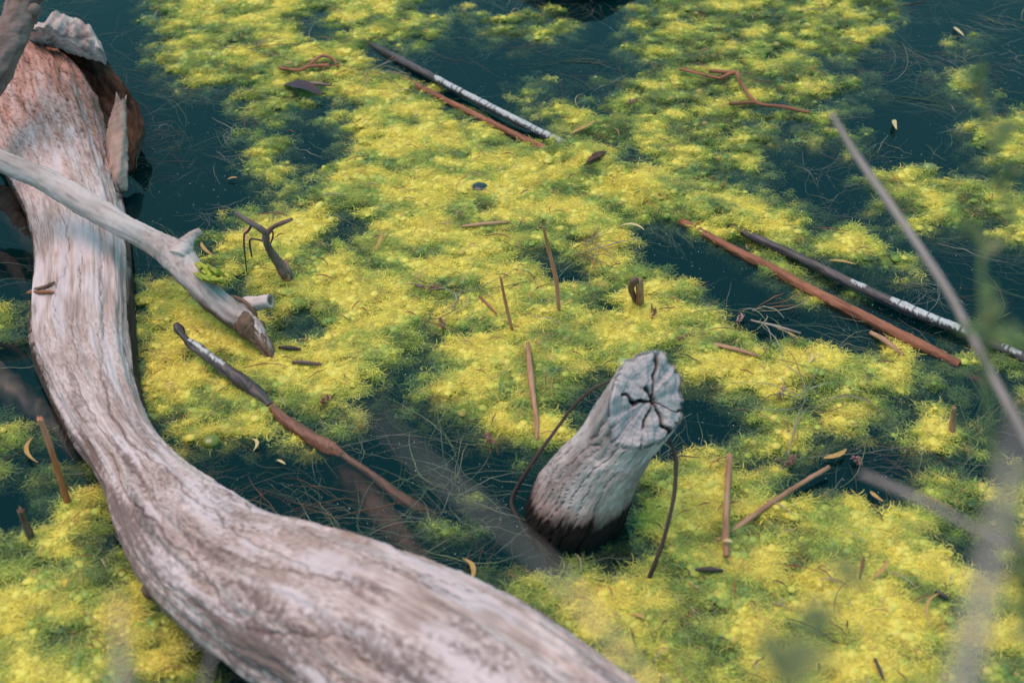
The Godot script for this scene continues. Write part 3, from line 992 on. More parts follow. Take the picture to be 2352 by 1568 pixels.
# ---------------------------------------------------------------- sticks lying in the water
func sticks() -> void:
	var pole := []
	for r in [[790,70,-0.035,14], [850,102,-0.006,15], [920,138,0.008,16], [1000,180,0.016,16], [1100,233,0.02,16.5], [1200,283,0.02,16.5], [1300,333,0.0,17], [1450,405,-0.004,17], [1600,478,0.002,17], [1720,538,0.012,17], [1850,598,0.016,19], [1960,652,0.018,20], [2100,715,0.018,22], [2230,768,0.014,22], [2352,822,0.006,23], [2480,880,-0.01,24]]:
		var p := at(r[0], r[1], r[2])
		pole.append([p, r[3] * 0.54 * px_at(p)])
	var o := put("long_stick", tube(pole, "black", 22, 0.004, 0.07, -9.0, false, 0.0, [[0.2, 0.405, 1.75, 1.25], [0.73, 0.748, 1.7, 0.7], [0.775, 0.873, 1.75, 1.25], [0.905, 0.93, 1.75, 0.9]]), mats.wet)
	tag(o, "long dark stick with peeled white patches, the farther of two parallel sticks", "stick")
	var red := []
	for r in [[900,165,-0.03,10], [945,190,0.0,12], [1080,258,0.004,14], [1180,308,0.004,15], [1260,346,-0.004,15], [1400,420,-0.006,16], [1560,505,0.0,17], [1660,560,0.004,18], [1760,610,0.004,20], [1860,665,0.006,22], [1980,725,0.006,24], [2090,780,0.004,24], [2150,810,0.0,23], [2205,838,-0.004,20]]:
		var p := at(r[0], r[1], r[2])
		red.append([p, r[3] * 0.53 * px_at(p)])
	var rd := put("red_stick", tube(red, "red", 20, 0.004, 0.09, -9.0, true), mats.reed)
	tag(rd, "rust red reed stick beside the white-patched stick, the nearer of the two", "stick")
	var sk := put("sunken_red_stick", limb([[2190,845,-0.02,13], [2240,872,-0.03,12], [2300,905,-0.05,10]], "red", 12, 0.01, 0.06), mats.wet)
	tag(sk, "thin red stick under water just past the end of the red reed", "stick")
	var fl := thing("half_sunken_stick", "dark broken stick lying half sunk in the algae below the branch tip", "stick", at(600, 900))
	var dark := []
	for r in [[402,743,0.078,6], [410,757,0.07,13], [418,768,0.066,9], [428,780,0.06,9], [442,792,0.055,13], [500,835,0.04,16], [545,868,0.028,18], [588,900,0.012,18], [620,935,0.0,15]]:
		var p := at(r[0], r[1], r[2])
		dark.append([p, r[3] * 0.85 * px_at(p)])
	put("bark_end", tube(dark, "black", 22, 0.003, 0.11, -9.0, false, 0.0, [[0.42, 0.66, 1.7, 0.42]]), mats.wet, fl)
	put("stripped_end", limb([[600,915,-0.006,11], [650,962,0.004,13], [700,997,0.003,15], [735,1018,0.001,16], [752,1027,0.0,18], [775,1038,-0.004,13], [800,1054,-0.014,8], [850,1088,-0.02,10], [930,1150,-0.025,15], [1000,1190,-0.05,18]], "sunk", 20, 0.004, 0.1), mats.wet, fl)
	for r in [["black root shape added for the dark reflection at the left edge, highest of three", [[-60,430,-0.02,30], [10,470,-0.022,34], [50,525,-0.024,24], [75,570,-0.03,22], [95,640,-0.05,12]]], ["black root shape added for the dark reflection left of the trunk below the split twig", [[-60,560,-0.016,14], [0,590,-0.014,13], [35,620,-0.018,15], [70,690,-0.035,10]]], ["thin dark root shape added for the reflection at the left edge by the trunk's bend", [[-40,780,-0.02,12], [10,795,-0.015,10], [45,810,-0.02,8], [80,860,-0.04,7]]]]:
		var rt := put("reflection_root", limb(r[1], "pitch", 16, 0.006, 0.16), mats.wood)  # root shapes added to stand in for the black reflection here
		tag(rt, r[0], "root", "root shapes added for the dark reflection by the trunk's left side")
	var sb := put("sunken_branch", limb([[735,1010,-0.11,28], [795,1085,-0.075,36], [860,1170,-0.06,38], [920,1245,-0.058,38], [990,1330,-0.065,36], [1060,1420,-0.08,34]], "sunk", 20, 0.012, 0.09), mats.wet)
	tag(sb, "brown branch deep under water between trunk and post", "branch")
	var lb := put("sunken_branch", limb([[-80,830,-0.05,44], [0,885,-0.05,42], [80,950,-0.05,38], [150,1020,-0.052,30], [200,1085,-0.07,22]], "rot_and_shade", 20, 0.012, 0.09), mats.wet)
	tag(lb, "dark brown branch under water passing beneath the trunk's left side", "branch")

# ---------------------------------------------------------------- upright reeds and thin stems
func stem(called: String, label: String, rows: Array, kind: String, mat: Material, category := "reed", sides := 10, jag := 0.01) -> MeshInstance3D:
	var o := put(called, limb(rows, kind, sides, 0.006, 0.1, -9.0, false, false, jag), mat)
	tag(o, label, category)
	return o

func stems() -> void:
	stem("upright_reed", "tallest thin upright reed standing in the middle of the yellow algae", [[1285,722,-0.02,4], [1283,700,0.03,4.5], [1277,640,0.11,5], [1262,580,0.19,4.5], [1248,522,0.28,3]], "stalk", mats.reed)
	stem("upright_reed", "thin upright reed with a dark foot, left of the tallest one", [[1180,770,-0.01,3.5], [1172,740,0.04,4], [1160,690,0.11,3.5], [1150,637,0.185,2.5]], "stalk", mats.reed)
	stem("lying_reed", "long brown reed pointing at the viewer, left of the post", [[1212,790,0.008,6], [1218,850,0.02,7], [1224,905,0.022,6.5], [1232,960,0.018,5.5], [1234,1010,0.006,5]], "reed", mats.reed)
	var b := thing("bent_reed", "stout broken reed with its tip folded down, behind the post", "reed", at(1470, 705))
	put("stalk", limb([[1471,712,-0.02,8], [1470,690,0.02,9], [1469,655,0.075,9], [1464,643,0.095,8]], "reed", 12, 0.005, 0.06), mats.reed, b)
	put("folded_tip", limb([[1466,643,0.097,8], [1456,645,0.095,9], [1450,662,0.07,7], [1455,680,0.03,6], [1460,695,0.005,5]], "umber", 12, 0.005, 0.12), mats.reed, b)
	stem("upright_reed", "pink-brown cut reed stalk standing left of the trunk", [[160,1170,-0.03,8], [152,1145,0.02,8], [130,1075,0.115,7.5], [105,1000,0.215,7], [90,960,0.27,7]], "stalk", mats.reed, "reed", 14)
	stem("wooden_peg", "short dark peg sticking out of the water in the near left algae", [[72,1245,-0.02,11], [62,1215,0.03,9], [50,1185,0.07,8], [46,1172,0.085,9]], "umber", mats.wood, "peg", 14)
	stem("lying_reed", "straight brown reed lying on the near right algae, pointing at the viewer", [[1676,1045,0.03,6.5], [1672,1120,0.032,7.5], [1668,1200,0.034,8], [1668,1278,0.028,7]], "reed", mats.reed)
	stem("lying_reed", "thin brown reed slanting over dark water at right, partly sunk", [[1905,1072,0.022,5], [1850,1105,0.02,6], [1780,1150,0.016,6.5], [1710,1200,0.01,7], [1640,1248,0.0,7]], "reed", mats.wet)
	stem("drooping_stem", "thin dark stem arching from behind the post down to the near algae", [[1530,1000,0.23,5], [1545,1025,0.22,5.5], [1553,1060,0.2,5], [1548,1140,0.15,5], [1530,1220,0.1,5], [1508,1285,0.05,5.5], [1488,1335,0.0,6]], "thin", mats.wood, "stem", 8)
	stem("drooping_stem", "thin dark stem bowing into the water left of the post", [[1440,868,0.28,3], [1390,880,0.27,3], [1330,920,0.23,3.5], [1260,1010,0.15,4], [1205,1090,0.07,4.5], [1175,1150,0.012,5], [1190,1190,-0.01,4], [1225,1255,-0.04,4]], "thin", mats.wood, "stem", 8)
	stem("short_stalk", "short brown stalk standing on the small algae island at right", [[2186,1000,0.0,8], [2190,965,0.04,7], [2192,936,0.08,4]], "reed", mats.reed)
	stem("side_shoot", "small orange side shoot lying against the red stick", [[2000,763,0.004,5], [2030,780,0.01,7], [2050,795,0.012,6], [2075,815,0.006,3]], "reed", mats.reed)

# ---------------------------------------------------------------- twigs
func twigs() -> void:
	var o := thing("forked_twig", "dark forked twig standing in the algae right of the fallen branch", "twig", at(660, 648))
	var t: Material = mats.wood
	put("stem", limb([[668,655,-0.02,9], [655,625,0.03,14], [640,603,0.06,12], [622,580,0.1,9], [611,555,0.14,8.5], [610,532,0.17,8]], "bark", 14, 0.004, 0.12), t, o)
	put("fork", limb([[610,534,0.17,7], [590,520,0.19,7], [565,505,0.21,6], [540,487,0.23,5]], "bark", 10, 0.004, 0.1), t, o)
	put("fork", limb([[610,534,0.17,6], [630,520,0.185,5], [650,511,0.2,5], [671,503,0.21,4]], "bark", 10, 0.004, 0.1), t, o)
	put("twiglet", limb([[580,512,0.2,3], [570,530,0.17,3], [560,541,0.155,2.5], [561,575,0.11,2], [566,622,0.03,1.6]], "thin", 7, 0.006, 0.1), t, o)
	put("twiglet", limb([[616,565,0.12,3], [606,555,0.125,2.5], [590,550,0.13,2.5], [573,552,0.12,2.5], [578,590,0.07,2]], "thin", 7, 0.006, 0.1), t, o)
	put("twiglet", limb([[612,545,0.15,2], [625,530,0.16,2], [626,545,0.14,2], [620,560,0.12,2]], "thin", 7, 0.006, 0.1), t, o)
	put("bark_flake", limb([[648,612,0.05,4], [656,600,0.06,4], [658,625,0.035,7], [664,645,0.01,4]], "reed", 8, 0.004, 0.15), t, o)
	var b := thing("branched_reed", "rust brown branched reed lying on the far right green algae", "reed", at(1700, 200))
	put("stalk", limb([[1655,180,0.022,4], [1690,166,0.03,5], [1702,190,0.03,4.5], [1738,235,0.025,4], [1800,245,0.02,4], [1860,258,0.012,3]], "red", 8, 0.006, 0.08), mats.reed, b)
	put("side_stalk", limb([[1690,166,0.03,4], [1630,163,0.03,5]], "red", 8, 0.006, 0.08), mats.reed, b)
	put("side_stalk", limb([[1655,180,0.022,3.5], [1610,170,0.025,3], [1562,158,0.025,3.5]], "red", 8, 0.006, 0.08), mats.reed, b)
	put("side_stalk", limb([[1735,235,0.025,3.5], [1676,238,0.025,4.5]], "red", 8, 0.006, 0.08), mats.reed, b)
	var lump := put("rotten_bark", limb([[1350,374,0.03,4], [1360,367,0.036,8], [1374,360,0.038,10], [1386,354,0.034,7], [1394,351,0.03,3]], "umber", 18, 0.003, 0.25), mats.wood)
	tag(lump, "brown rotten bark lump on the algae ridge over the two long sticks", "bark")
	var z := thing("kinked_reed", "kinked orange-brown reed lying on the far left algae", "reed", at(720, 140))
	put("stalk", limb([[640,155,0.015,3], [690,160,0.025,4], [720,140,0.03,4], [740,128,0.03,3.5], [765,135,0.025,3], [775,155,0.015,3]], "red", 8, 0.006, 0.08), mats.reed, z)
	put("side_stalk", limb([[690,160,0.025,3.5], [715,152,0.028,4], [755,150,0.022,5]], "red", 8, 0.006, 0.08), mats.reed, z)
	var p := thing("split_twig", "split brown twig caught on the left edge of the trunk", "twig", at(75, 670))
	put("prong", limb([[62,672,0.03,3], [80,664,0.075,4], [105,657,0.108,3.5], [124,648,0.125,2.5]], "umber", 9, 0.004, 0.1), t, p)
	put("prong", limb([[62,672,0.03,3], [85,671,0.085,4.5], [110,670,0.115,3.5], [122,672,0.122,2]], "red", 9, 0.004, 0.1), t, p)
	put("prong", limb([[92,662,0.09,3], [106,660,0.105,3.5], [114,650,0.115,3]], "umber", 8, 0.004, 0.1), t, p)
	var ring := []
	for k in 15:
		var a := -1.2 + TAU * k / 17.0
		var q := at(552, 712, 0.057) + Vector3(cos(a) * 0.042, sin(a) * 0.036, 0.026 * cos(a) + 0.0)
		ring.append([q, 0.0045])
	var w := put("wrapped_stem", tube(ring, "umber", 8, 0.004, 0.15), mats.wood)
	tag(w, "brown stem wound around the fallen branch beside its hollow stub", "stem")
	var named := [
		["dark flat twig scrap on the algae right of the branch tip", 640, 798, 690, 802, 5, "black"], ["dark twig scrap below another, in front of the branch tip", 672, 832, 738, 836, 5, "bark"], ["dark pointed twig on near right algae, left of the straight reed", 1598, 1308, 1660, 1310, 6, "black"],
		["curved black twig in the near right algae at the bottom edge", 2010, 1512, 2030, 1560, 4, "thin"], ["brown twig on yellow algae at near right with a thick dark end", 2150, 1358, 2180, 1376, 5, "black"], ["reddish twig standing out of the near right algae", 1985, 1280, 1975, 1330, 3, "red"],
		["brown reed scrap on algae behind the post's top", 1640, 790, 1745, 818, 5, "reed"], ["orange reed scrap on algae left of the post", 1470, 900, 1410, 880, 4, "reed"], ["long brown reed scrap under the far left algae edge", 700, 190, 760, 196, 4, "bark"],
		["thin brown reed arched on the middle algae left of the tallest reed", 1060, 520, 1170, 510, 4, "reed"], ["brown reed fragment near the seed head in the middle", 1100, 680, 1140, 720, 3, "red"], ["long thin reed slanting over water right of the bent reed", 1725, 735, 1840, 765, 3, "straw"],
	]
	for n in named:
		var a: float = 0.35 if n[1] < n[3] else -0.35
		var m := put("twig_scrap", limb([[n[1], n[2], 0.014, n[5] * 0.7], [lerpf(n[1], n[3], 0.5), lerpf(n[2], n[4], 0.5) - 4.0 * a, 0.02, n[5]], [n[3], n[4], 0.014, n[5] * 0.6]], n[6], 8, 0.006, 0.12), mats.reed)
		tag(m, n[0], "twig")

# ---------------------------------------------------------------- leaves
func leaf(a: Vector3, b: Vector3, width: float, bend: float, lift: float, tone: Color) -> ArrayMesh:
	var v := PackedVector3Array()
	var c := PackedColorArray()
	var idx := PackedInt32Array()
	var dir := b - a
	var side := dir.cross(Vector3.UP).normalized()
	var n := 14
	for i in n + 1:
		var t := float(i) / n
		var w := width * pow(sin(PI * clampf(t * 0.94 + 0.03, 0.0, 1.0)), 0.7) * (1.0 - 0.3 * t)
		var m := a.lerp(b, t) + side * bend * 4.0 * t * (1.0 - t) + Vector3(0, lift * 4.0 * t * (1.0 - t), 0)
		for k in 3:
			var e := float(k - 1)
			v.append(m + side * e * w + Vector3(0, absf(e) * w * 0.35, 0))
			var spot := 0.85 + 0.3 * fine.get_noise_2d(t * 5.0 + a.x * 90.0, e * 2.0 + a.z * 50.0)
			c.append(tone * spot if k != 1 else tone * 0.82)
	for i in n:
		for k in 2:
			var q := i * 3 + k
			idx.append_array([q, q + 1, q + 3, q + 1, q + 4, q + 3])
	return grid_mesh(v, smooth_normals(v, idx), c, PackedVector2Array(), idx)

func leaves() -> void:
	var gold_c := Color(0.55, 0.34, 0.12)
	var pale_c := Color(0.72, 0.58, 0.3)
	var list := [ # label, from x, y, to x, y, half width, bend, lift, height, colour
		["orange willow leaf floating beside the fallen branch's side stub", 462, 556, 492, 588, 5, 0.01, 0.004, 0.006, gold_c],
		["pale curved leaf floating on dark water below the half sunk stick", 576, 1007, 581, 1035, 5, -0.012, 0.003, 0.004, pale_c],
		["tiny pale leaf lying flat on dark water right of the trunk", 635, 1056, 655, 1066, 4, 0.0, 0.002, 0.004, pale_c],
		["tan crescent leaf floating left of the cut reed stalk", 76, 1003, 86, 1062, 6, 0.02, 0.004, 0.004, gold_c],
		["upright tan leaf at the edge of the near algae in front of the trunk", 1062, 1282, 1079, 1340, 7, -0.015, 0.006, 0.008, gold_c],
		["straight tan leaf on green algae beyond the long stick", 1310, 306, 1366, 276, 6, 0.012, 0.006, 0.014, gold_c],
		["orange leaf standing on the middle algae right of the forked twig", 862, 572, 876, 538, 5, 0.006, 0.01, 0.02, gold_c],
		["tan leaf on shaded algae at the foot of the bank, nearest the trunk's end", 1448, 1411, 1484, 1422, 6, 0.0, 0.004, 0.012, gold_c],
		["ragged tan leaf floating on dark water at right", 1892, 1052, 1945, 1030, 8, 0.012, 0.005, 0.005, gold_c],
		["straight tan leaf between the sticks and the small yellow mat", 1905, 597, 1968, 607, 5, 0.004, 0.005, 0.012, gold_c],
		["short tan leaf at the edge of the near right mat under the near twig", 2000, 1128, 2030, 1152, 6, 0.006, 0.004, 0.006, gold_c],
		["orange leaf lying on the broad near right mat", 2006, 1326, 2040, 1285, 7, 0.006, 0.005, 0.02, gold_c],
		["long curved orange leaf on the near right mat beside the thick stem", 2158, 1362, 2140, 1445, 5, 0.018, 0.006, 0.025, gold_c],
		["small tan leaf on far right dark water", 2192, 62, 2215, 82, 5, 0.004, 0.003, 0.004, pale_c],
		["pale upright leaf in the dark water left of the smooth green bubble", 2056, 275, 2060, 297, 6, 0.005, 0.005, 0.008, pale_c],
		["small orange leaf floating on open water right of the trunk", 522, 412, 545, 408, 4, 0.0, 0.003, 0.004, gold_c],
		["orange leaf hanging behind the forked twig", 566, 552, 577, 520, 6, -0.01, 0.004, 0.04, Color(0.6, 0.33, 0.16)],
		["short yellow leaf on the algae edge below the red stick", 1858, 834, 1865, 812, 5, 0.004, 0.004, 0.012, pale_c],
		["tan leaf at the near end of the straight lying reed", 1664, 1272, 1680, 1294, 6, 0.0, 0.004, 0.02, gold_c],
		["pale yellow leaf across the lying reed on the near right mat", 1660, 1243, 1684, 1246, 6, 0.0, 0.004, 0.042, pale_c],
		["narrow tan leaf on open water below the red stick", 1786, 755, 1836, 778, 4, 0.0, 0.003, 0.006, gold_c],
		["pale leaf on the middle algae behind the bent reed", 1425, 518, 1480, 528, 5, -0.01, 0.005, 0.018, pale_c],
		["yellow leaf at the left edge of the near left mat", 145, 1350, 152, 1330, 6, 0.0, 0.004, 0.02, Color(0.75, 0.5, 0.08)],
	]
	for l in list:
		var a := at(l[1], l[2], l[8])
		var b := at(l[3], l[4], l[8] + 0.006)
		var o := put("willow_leaf", leaf(a, b, l[5] * px_at(a), l[6], l[7], l[9]), mats.leaf)
		tag(o, l[0], "leaf", "willow leaves shed on the pond")
	var d := put("dark_leaf", leaf(at(652, 195, 0.012), at(738, 218, 0.02), 0.03, 0.0, 0.012, Color(0.07, 0.05, 0.07)), mats.leaf)
	tag(d, "dark purple leaf lying on the far left algae", "leaf")
	var balls := [["large smooth green bubble at the mat's near edge beside the trunk", 483, 1010, 22, Color(0.15, 0.19, 0.02), 0.6], ["smooth green ball floating on the right-hand green mat", 2133, 385, 14, Color(0.2, 0.26, 0.05), 0.9],
		["grey-green bubble on the edge of the curling algae arm", 2128 - 695 + 1, 1620 - 785, 20, Color(0.3, 0.36, 0.1), 0.8]]
	for b in balls:
		var s := SphereMesh.new()
		var p := at(b[1], b[2], 0.004)
		s.radius = b[3] * px_at(p)
		s.height = s.radius * 2.0 * float(b[5])
		s.radial_segments = 28
		s.rings = 16
		var m := StandardMaterial3D.new()
		m.albedo_color = (b[4] as Color).linear_to_srgb()
		m.roughness = 0.16
		m.clearcoat_enabled = true
		m.clearcoat = 0.5
		var o := put("gas_bubble", s, m)
		o.position = p - Vector3(0, s.radius * 0.25 * float(b[5]), 0)
		tag(o, b[0], "bubble")
	var st := SphereMesh.new()
	st.radius = 0.024
	st.height = 0.02
	var sm := StandardMaterial3D.new()
	sm.albedo_color = Color(0.16, 0.2, 0.22)
	sm.roughness = 0.3
	var so := put("dark_stone", st, sm)
	so.position = at(1102, 430, 0.008)
	tag(so, "dark wet round stone showing through the middle algae", "stone")
	# algae draped over the branch
	var dr := thing("draped_algae", "bright green algae strands draped over the fallen branch", "algae", at(475, 630, 0.1))
	for k in 26:
		var x := 458.0 + rng.randf() * 36.0
		var y := 612.0 + rng.randf() * 30.0
		put("strand", limb([[x - 14, y - 10, 0.15, 2.5], [x, y, 0.17, 3.5], [x + 14 * rng.randf(), y + 4, 0.165, 3], [x + 18 + rng.randf() * 10, y + 6 + rng.randf() * 8, 0.12, 2]], "moss", 6, 0.006, 0.2), mats.reed, dr)

# ---------------------------------------------------------------- weed threads, litter
func strand(v: PackedVector3Array, c: PackedColorArray, idx: PackedInt32Array, pts: Array, r: float, tone: Color) -> void:
	var base := v.size()
	var n := pts.size()
	for i in n:
		var p: Vector3 = pts[i]
		var d: Vector3 = ((pts[mini(i + 1, n - 1)] as Vector3) - (pts[maxi(i - 1, 0)] as Vector3)).normalized()
		var s := d.cross(Vector3.UP).normalized()
		var u := s.cross(d)
		var rr := r * (1.0 - 0.6 * absf(2.0 * i / (n - 1.0) - 1.0))
		for k in 3:
			var a := TAU * k / 3.0 + 0.5
			v.append(p + (s * cos(a) + u * sin(a)) * rr)
			c.append(tone)
	for i in n - 1:
		for k in 3:
			var q := base + i * 3 + k
			var w := base + i * 3 + (k + 1) % 3
			idx.append_array([q, w, q + 3, w, w + 3, q + 3])

func weed() -> void:
	var v := PackedVector3Array()
	var c := PackedColorArray()
	var idx := PackedInt32Array()
	var tones := [Color(0.2, 0.24, 0.12), Color(0.26, 0.27, 0.18), Color(0.2, 0.1, 0.06), Color(0.12, 0.17, 0.1), Color(0.32, 0.3, 0.24)]
	for n in 800:
		var cz := -rng.randf_range(1.6, 5.1)
		var cx := rng.randf_range(-1.0, 1.0) * (-cz * 0.4 + 0.1)
		if thickness(cx, cz) > 0.05: continue
		var way := rng.randfn(0.3, 0.9) + (PI if rng.randf() < 0.5 else 0.0)
		var spread := rng.randf_range(0.15, 1.1)
		var bend := rng.randfn(0.0, 2.5)
		var reach := rng.randf_range(0.08, 0.3)
		var deep := rng.randf() * rng.randf()
		var tint: Color = tones[rng.randi() % 5]
		for q in int(rng.randf_range(2, 17)):
			var a := way + rng.randfn(0.0, spread)
			var length := reach * rng.randf_range(0.4, 1.2)
			var curl := bend + rng.randfn(0.0, 2.0)
			var depth := -0.002 - 0.045 * deep - 0.012 * rng.randf()
			if rng.randf() < 0.1: depth = 0.0012
			var pts := []
			var p := Vector3(cx + rng.randfn(0.0, 0.03), depth, cz + rng.randfn(0.0, 0.03))
			for k in 8:
				pts.append(p)
				a += curl * length / 7.0 + rng.randfn(0.0, 0.16)
				p += Vector3(cos(a), 0, sin(a)) * (length / 7.0)
				p.y = minf(depth + rng.randfn(0.0, 0.003), 0.004)
			strand(v, c, idx, pts, rng.randf_range(0.0004, 0.0013), tint * rng.randf_range(0.5, 1.15))
	var o := put("waterweed", grid_mesh(v, smooth_normals(v, idx), c, PackedVector2Array(), idx), mats.weed)
	tag(o, "tangle of thin waterweed threads drifting in the open water", "waterweed", "", "stuff")

func extras() -> void:
	var heads := [["reddish seed head beside dark water in the middle, left of its neighbour", 963, 657], ["reddish seed head in the middle, next to the bent stalks", 1000, 662], ["pink-brown seed head floating in the gap left of the two thin reeds", 1013, 742], ["upright brown seed head just below the bent reed", 1501, 721],
		["red-brown seed head floating among dry grass below the red stick", 1701, 731], ["pale seed head at the algae edge behind the post's top", 1573, 772], ["dark red seed head on the yellow arm right of the post", 1796, 902], ["red-brown seed head in the dark water under the yellow arm", 1816, 1058],
		["pale pink seed head beside the ragged tan leaf", 1971, 1056], ["pale pink seed head floating on the dark water left of the post", 1125, 1006], ["brown seed head at the near edge of the algae by the half sunk stick", 747, 918], ["brown seed head caught in the far right algae", 1455, 232]]
	for h in heads:
		var v := PackedVector3Array()
		var c := PackedColorArray()
		var idx := PackedInt32Array()
		var p := at(h[1], h[2], 0.012)
		var a := rng.randf() * TAU
		var tint := Color(0.26, 0.1, 0.08).lerp(Color(0.5, 0.34, 0.32), rng.randf() * 0.7)
		for n in 34:
			var o := p + Vector3(cos(a), 0, sin(a)) * rng.randf_range(-0.018, 0.018) + Vector3(rng.randfn(0.0, 0.004), rng.randfn(0.0, 0.003), rng.randfn(0.0, 0.004))
			var d := Vector3(rng.randfn(0.0, 1.0), rng.randfn(0.0, 0.6), rng.randfn(0.0, 1.0)).normalized() * 0.004
			strand(v, c, idx, [o - d, o, o + d], rng.randf_range(0.0016, 0.0028), tint * rng.randf_range(0.6, 1.3))
		var m := put("seed_head", grid_mesh(v, smooth_normals(v, idx), c, PackedVector2Array(), idx), mats.reed)
		tag(m, h[0], "seed head", "seed heads floating on the pond")
	var tufts := [["tangle of pale bent grass blades in the water between bent reed and red stick", 1745, 722, 0.4, 14], ["drooping green and tan grass blades on the yellow arm right of the post", 1850, 930, -1.2, 13], ["dry grass stalks bent over the gap in the middle of the large mat", 1060, 672, 0.7, 10], ["dark weedy grass tangle beside the tallest upright reed", 1340, 590, -0.5, 16], ["dry brown grass stalks lying on the far left algae by the long stick", 830, 165, 0.2, 12], ["loose dry stalks on the far algae left of the kinked reed", 560, 110, 0.1, 10]]
	for t in tufts:
		var v := PackedVector3Array()
		var c := PackedColorArray()
		var idx := PackedInt32Array()
		var p := at(t[1], t[2], 0.01)
		for n in t[4]:
			var a: float = t[3] + rng.randfn(0.0, 0.5) + (PI if rng.randf() < 0.3 else 0.0)
			var curl := rng.randfn(0.0, 0.25)
			var l := rng.randf_range(0.012, 0.034)
			var q := p + Vector3(rng.randfn(0.0, 0.02), 0, rng.randfn(0.0, 0.02))
			var pts := []
			for k in 7:
				pts.append(q + Vector3(0, 0.012 * sin(PI * k / 6.0) * rng.randf_range(0.7, 1.2), 0))
				a += curl
				q += Vector3(cos(a), 0, sin(a)) * l
			strand(v, c, idx, pts, rng.randf_range(0.0012, 0.0022), ([Color(0.36, 0.28, 0.2), Color(0.34, 0.14, 0.07), Color(0.16, 0.2, 0.09), Color(0.3, 0.3, 0.22)][rng.randi() % 4] as Color) * rng.randf_range(0.7, 1.1))
		var m := put("grass_tangle", grid_mesh(v, smooth_normals(v, idx), c, PackedVector2Array(), idx), mats.reed)
		tag(m, t[0], "dry grass")

func litter() -> void:
	var v := PackedVector3Array()
	var c := PackedColorArray()
	var idx := PackedInt32Array()
	var tones := [Color(0.3, 0.12, 0.05), Color(0.22, 0.09, 0.05), Color(0.42, 0.24, 0.1), Color(0.1, 0.05, 0.04), Color(0.4, 0.3, 0.2)]
	for n in 1700:
		var z := -rng.randf_range(1.6, 5.1)
		var x := rng.randf_range(-1.0, 1.0) * (-z * 0.4 + 0.1)
		var s := thickness(x, z)
		if s < 0.0: continue
		var a := rng.randf() * TAU
		var length := rng.randf_range(0.008, 0.05)
		if rng.randf() < 0.2: length *= 2.4
		var h := minf(s, 0.4) * 0.025 + 0.013 + 0.005 * rng.randf()
		var pts := []
		var p := Vector3(x, h, z)
		var curl := rng.randfn(0.0, 8.0)
		for k in 5:
			pts.append(p)
			a += curl * length / 4.0
			p += Vector3(cos(a), 0, sin(a)) * (length / 4.0)
			p.y = h + 0.004 * sin(k * 1.3)
		strand(v, c, idx, pts, rng.randf_range(0.0009, 0.0024), tones[rng.randi() % 5])
	var o := put("reed_litter", grid_mesh(v, smooth_normals(v, idx), c, PackedVector2Array(), idx), mats.reed)
	tag(o, "scattered brown scraps of reed and needles strewn over the algae", "plant litter", "", "stuff")
	var buf := PackedFloat32Array()
	for n in 6000:
		var z := -rng.randf_range(1.6, 4.6)
		var x := rng.randf_range(-1.0, 1.0) * (-z * 0.4)
		if thickness(x, z) > 0.0: continue
		var r := 0.0004 + 0.0009 * pow(rng.randf(), 4.0)
		buf.append_array([r, 0, 0, x, 0, r, 0, 0.0006, 0, 0, r, z, 0.7, 0.75, 0.7, 1.0])
	var ball := SphereMesh.new()
	ball.radius = 1.0
	ball.height = 2.0
	ball.radial_segments = 6
	ball.rings = 3
	var mm := MultiMesh.new()
	mm.transform_format = MultiMesh.TRANSFORM_3D
	mm.use_colors = true
	mm.mesh = ball
	fill(mm, buf)
	var f := MultiMeshInstance3D.new()
	f.name = "floating_specks"
	f.multimesh = mm
	f.material_override = mats.weed
	add_child(f)
	tag(f, "tiny pale specks floating on the open water", "specks", "", "stuff")

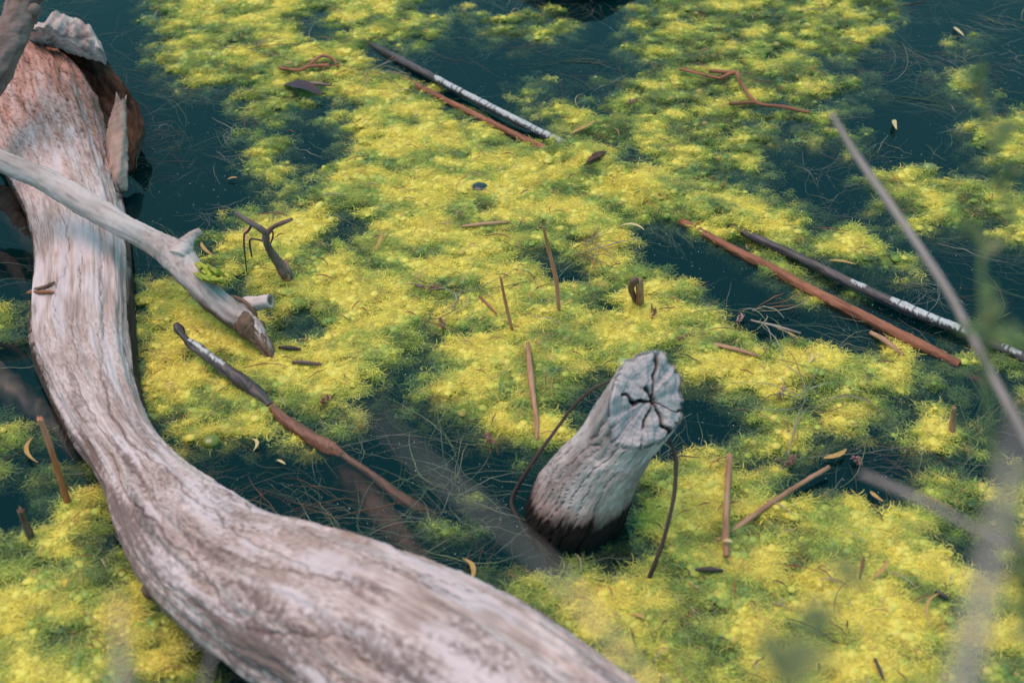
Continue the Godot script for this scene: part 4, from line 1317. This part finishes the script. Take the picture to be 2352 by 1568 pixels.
# ---------------------------------------------------------------- plants on the bank, close to the lens
func foreground() -> void:
	var o := put("bank_twig", limb([[1912,262,1.9,7], [1960,345,1.88,8], [2060,490,1.83,9], [2160,640,1.78,10], [2225,755,1.75,10.5], [2290,880,1.7,11], [2360,1010,1.65,12], [2480,1240,1.6,12], [2700,1700,1.5,13], [2900,2150,1.42,13]], "grey", 10, 0.01, 0.05, -9.0, false, true), mats.wood)
	tag(o, "long blurred grey twig slanting down the right side close to the viewer", "twig")
	o = put("bank_reed", limb([[850,945,0.62,3], [1000,1085,0.61,5], [1180,1230,0.6,5.5], [1320,1365,0.58,6.5], [1480,1568,0.56,9], [1600,1740,0.55,10], [1900,2200,0.52,11], [2100,2600,0.5,11]], "straw", 10, 0.005, 0.04, -9.0, false, true), mats.reed)
	tag(o, "very blurred pale stem crossing in front of the post's foot", "stem")
	o = put("bank_twig", limb([[1978,1088,1.25,6], [2050,1118,1.23,8], [2150,1165,1.2,9], [2260,1225,1.16,9], [2400,1290,1.1,10], [2700,1480,1.0,11]], "grey", 10, 0.006, 0.05, -9.0, false, true), mats.wood)
	tag(o, "blurred grey twig with a pale tip pointing left at the right edge", "twig")
	o = put("bank_reed", limb([[2350,940,0.54,14], [2320,1080,0.54,19], [2290,1230,0.53,22], [2250,1400,0.52,26], [2215,1568,0.51,30], [2180,1750,0.5,34], [2100,2300,0.47,38], [2060,2700,0.45,40]], "grey", 14, 0.005, 0.05, -9.0, false, true), mats.wood)
	tag(o, "thick blurred grey stem rising at the near right corner", "stem")
	o = put("bank_reed", limb([[268,1370,0.72,6], [272,1450,0.7,9], [280,1568,0.68,13], [290,1720,0.66,15], [310,2200,0.6,17]], "straw", 10, 0.005, 0.04, -9.0, false, true), mats.reed)
	tag(o, "blurred pink-brown stem tip at the near left edge", "stem")
	var k := thing("forked_bank_twig", "thin blurred forked twig in front of the trunk's shaded side", "twig", near(490, 1480, 1.0))
	put("stem", limb([[455,1620,0.95,4], [475,1540,0.98,4], [494,1482,1.0,4]], "grey", 8, 0.005, 0.05, -9.0, false, true), mats.wood, k)
	put("fork", limb([[494,1482,1.0,3.5], [470,1478,1.0,3], [432,1474,1.0,2.5]], "grey", 8, 0.005, 0.05, -9.0, false, true), mats.wood, k)
	put("fork", limb([[494,1482,1.0,3.5], [530,1440,1.02,3], [560,1408,1.03,2.5]], "grey", 8, 0.005, 0.05, -9.0, false, true), mats.wood, k)
	var plants := [
		["blurred green shoot with small leaves at the right edge", [[2290,1100,1.05,9], [2272,950,1.08,9], [2262,780,1.1,8], [2256,600,1.12,7], [2262,540,1.13,6]], 9, 0.5],
		["blurred green sprig with budding leaves in the far right corner", [[2330,560,1.25,6], [2290,380,1.28,6], [2262,260,1.3,5], [2245,190,1.31,4]], 8, 0.45],
		["blurred leafy twig trailing into the near right corner", [[2420,800,1.0,8], [2352,800,1.0,8], [2300,780,1.02,6], [2240,765,1.03,4]], 7, 0.5],
		["very blurred low sprig with grey-green leaves at the near right", [[1760,1640,0.7,7], [1820,1500,0.72,7], [1900,1400,0.74,6], [1990,1330,0.76,5]], 6, 0.55],
		["blurred leafy stem beside the thick grey stem, near right corner", [[2400,1500,0.85,10], [2352,1350,0.87,9], [2330,1200,0.88,8], [2300,1090,0.9,6]], 9, 0.5],
	]
	for p in plants:
		var rows: Array = p[1]
		var t := thing("bank_plant", p[0], "plant", near(rows[0][0], rows[0][1], rows[0][2]))
		put("stem", limb(rows, "green", 8, 0.006, 0.05, -9.0, false, true), mats.reed, t)
		for n in p[2] + 5:
			var s := spline(rows, rng.randf_range(0.15, 1.0))
			var a := near(s[0], s[1], s[2])
			var dir := Vector3(rng.randfn(0.0, 1.0), rng.randf_range(0.1, 0.9), rng.randfn(0.0, 0.5)).normalized()
			var size := rng.randf_range(0.014, 0.03)
			put("leaf", leaf(a, a + dir * size, size * 0.26, 0.0, 0.002, Color(0.09, 0.17, 0.06).lerp(Color(0.2, 0.22, 0.1), rng.randf())), mats.leaf, t)
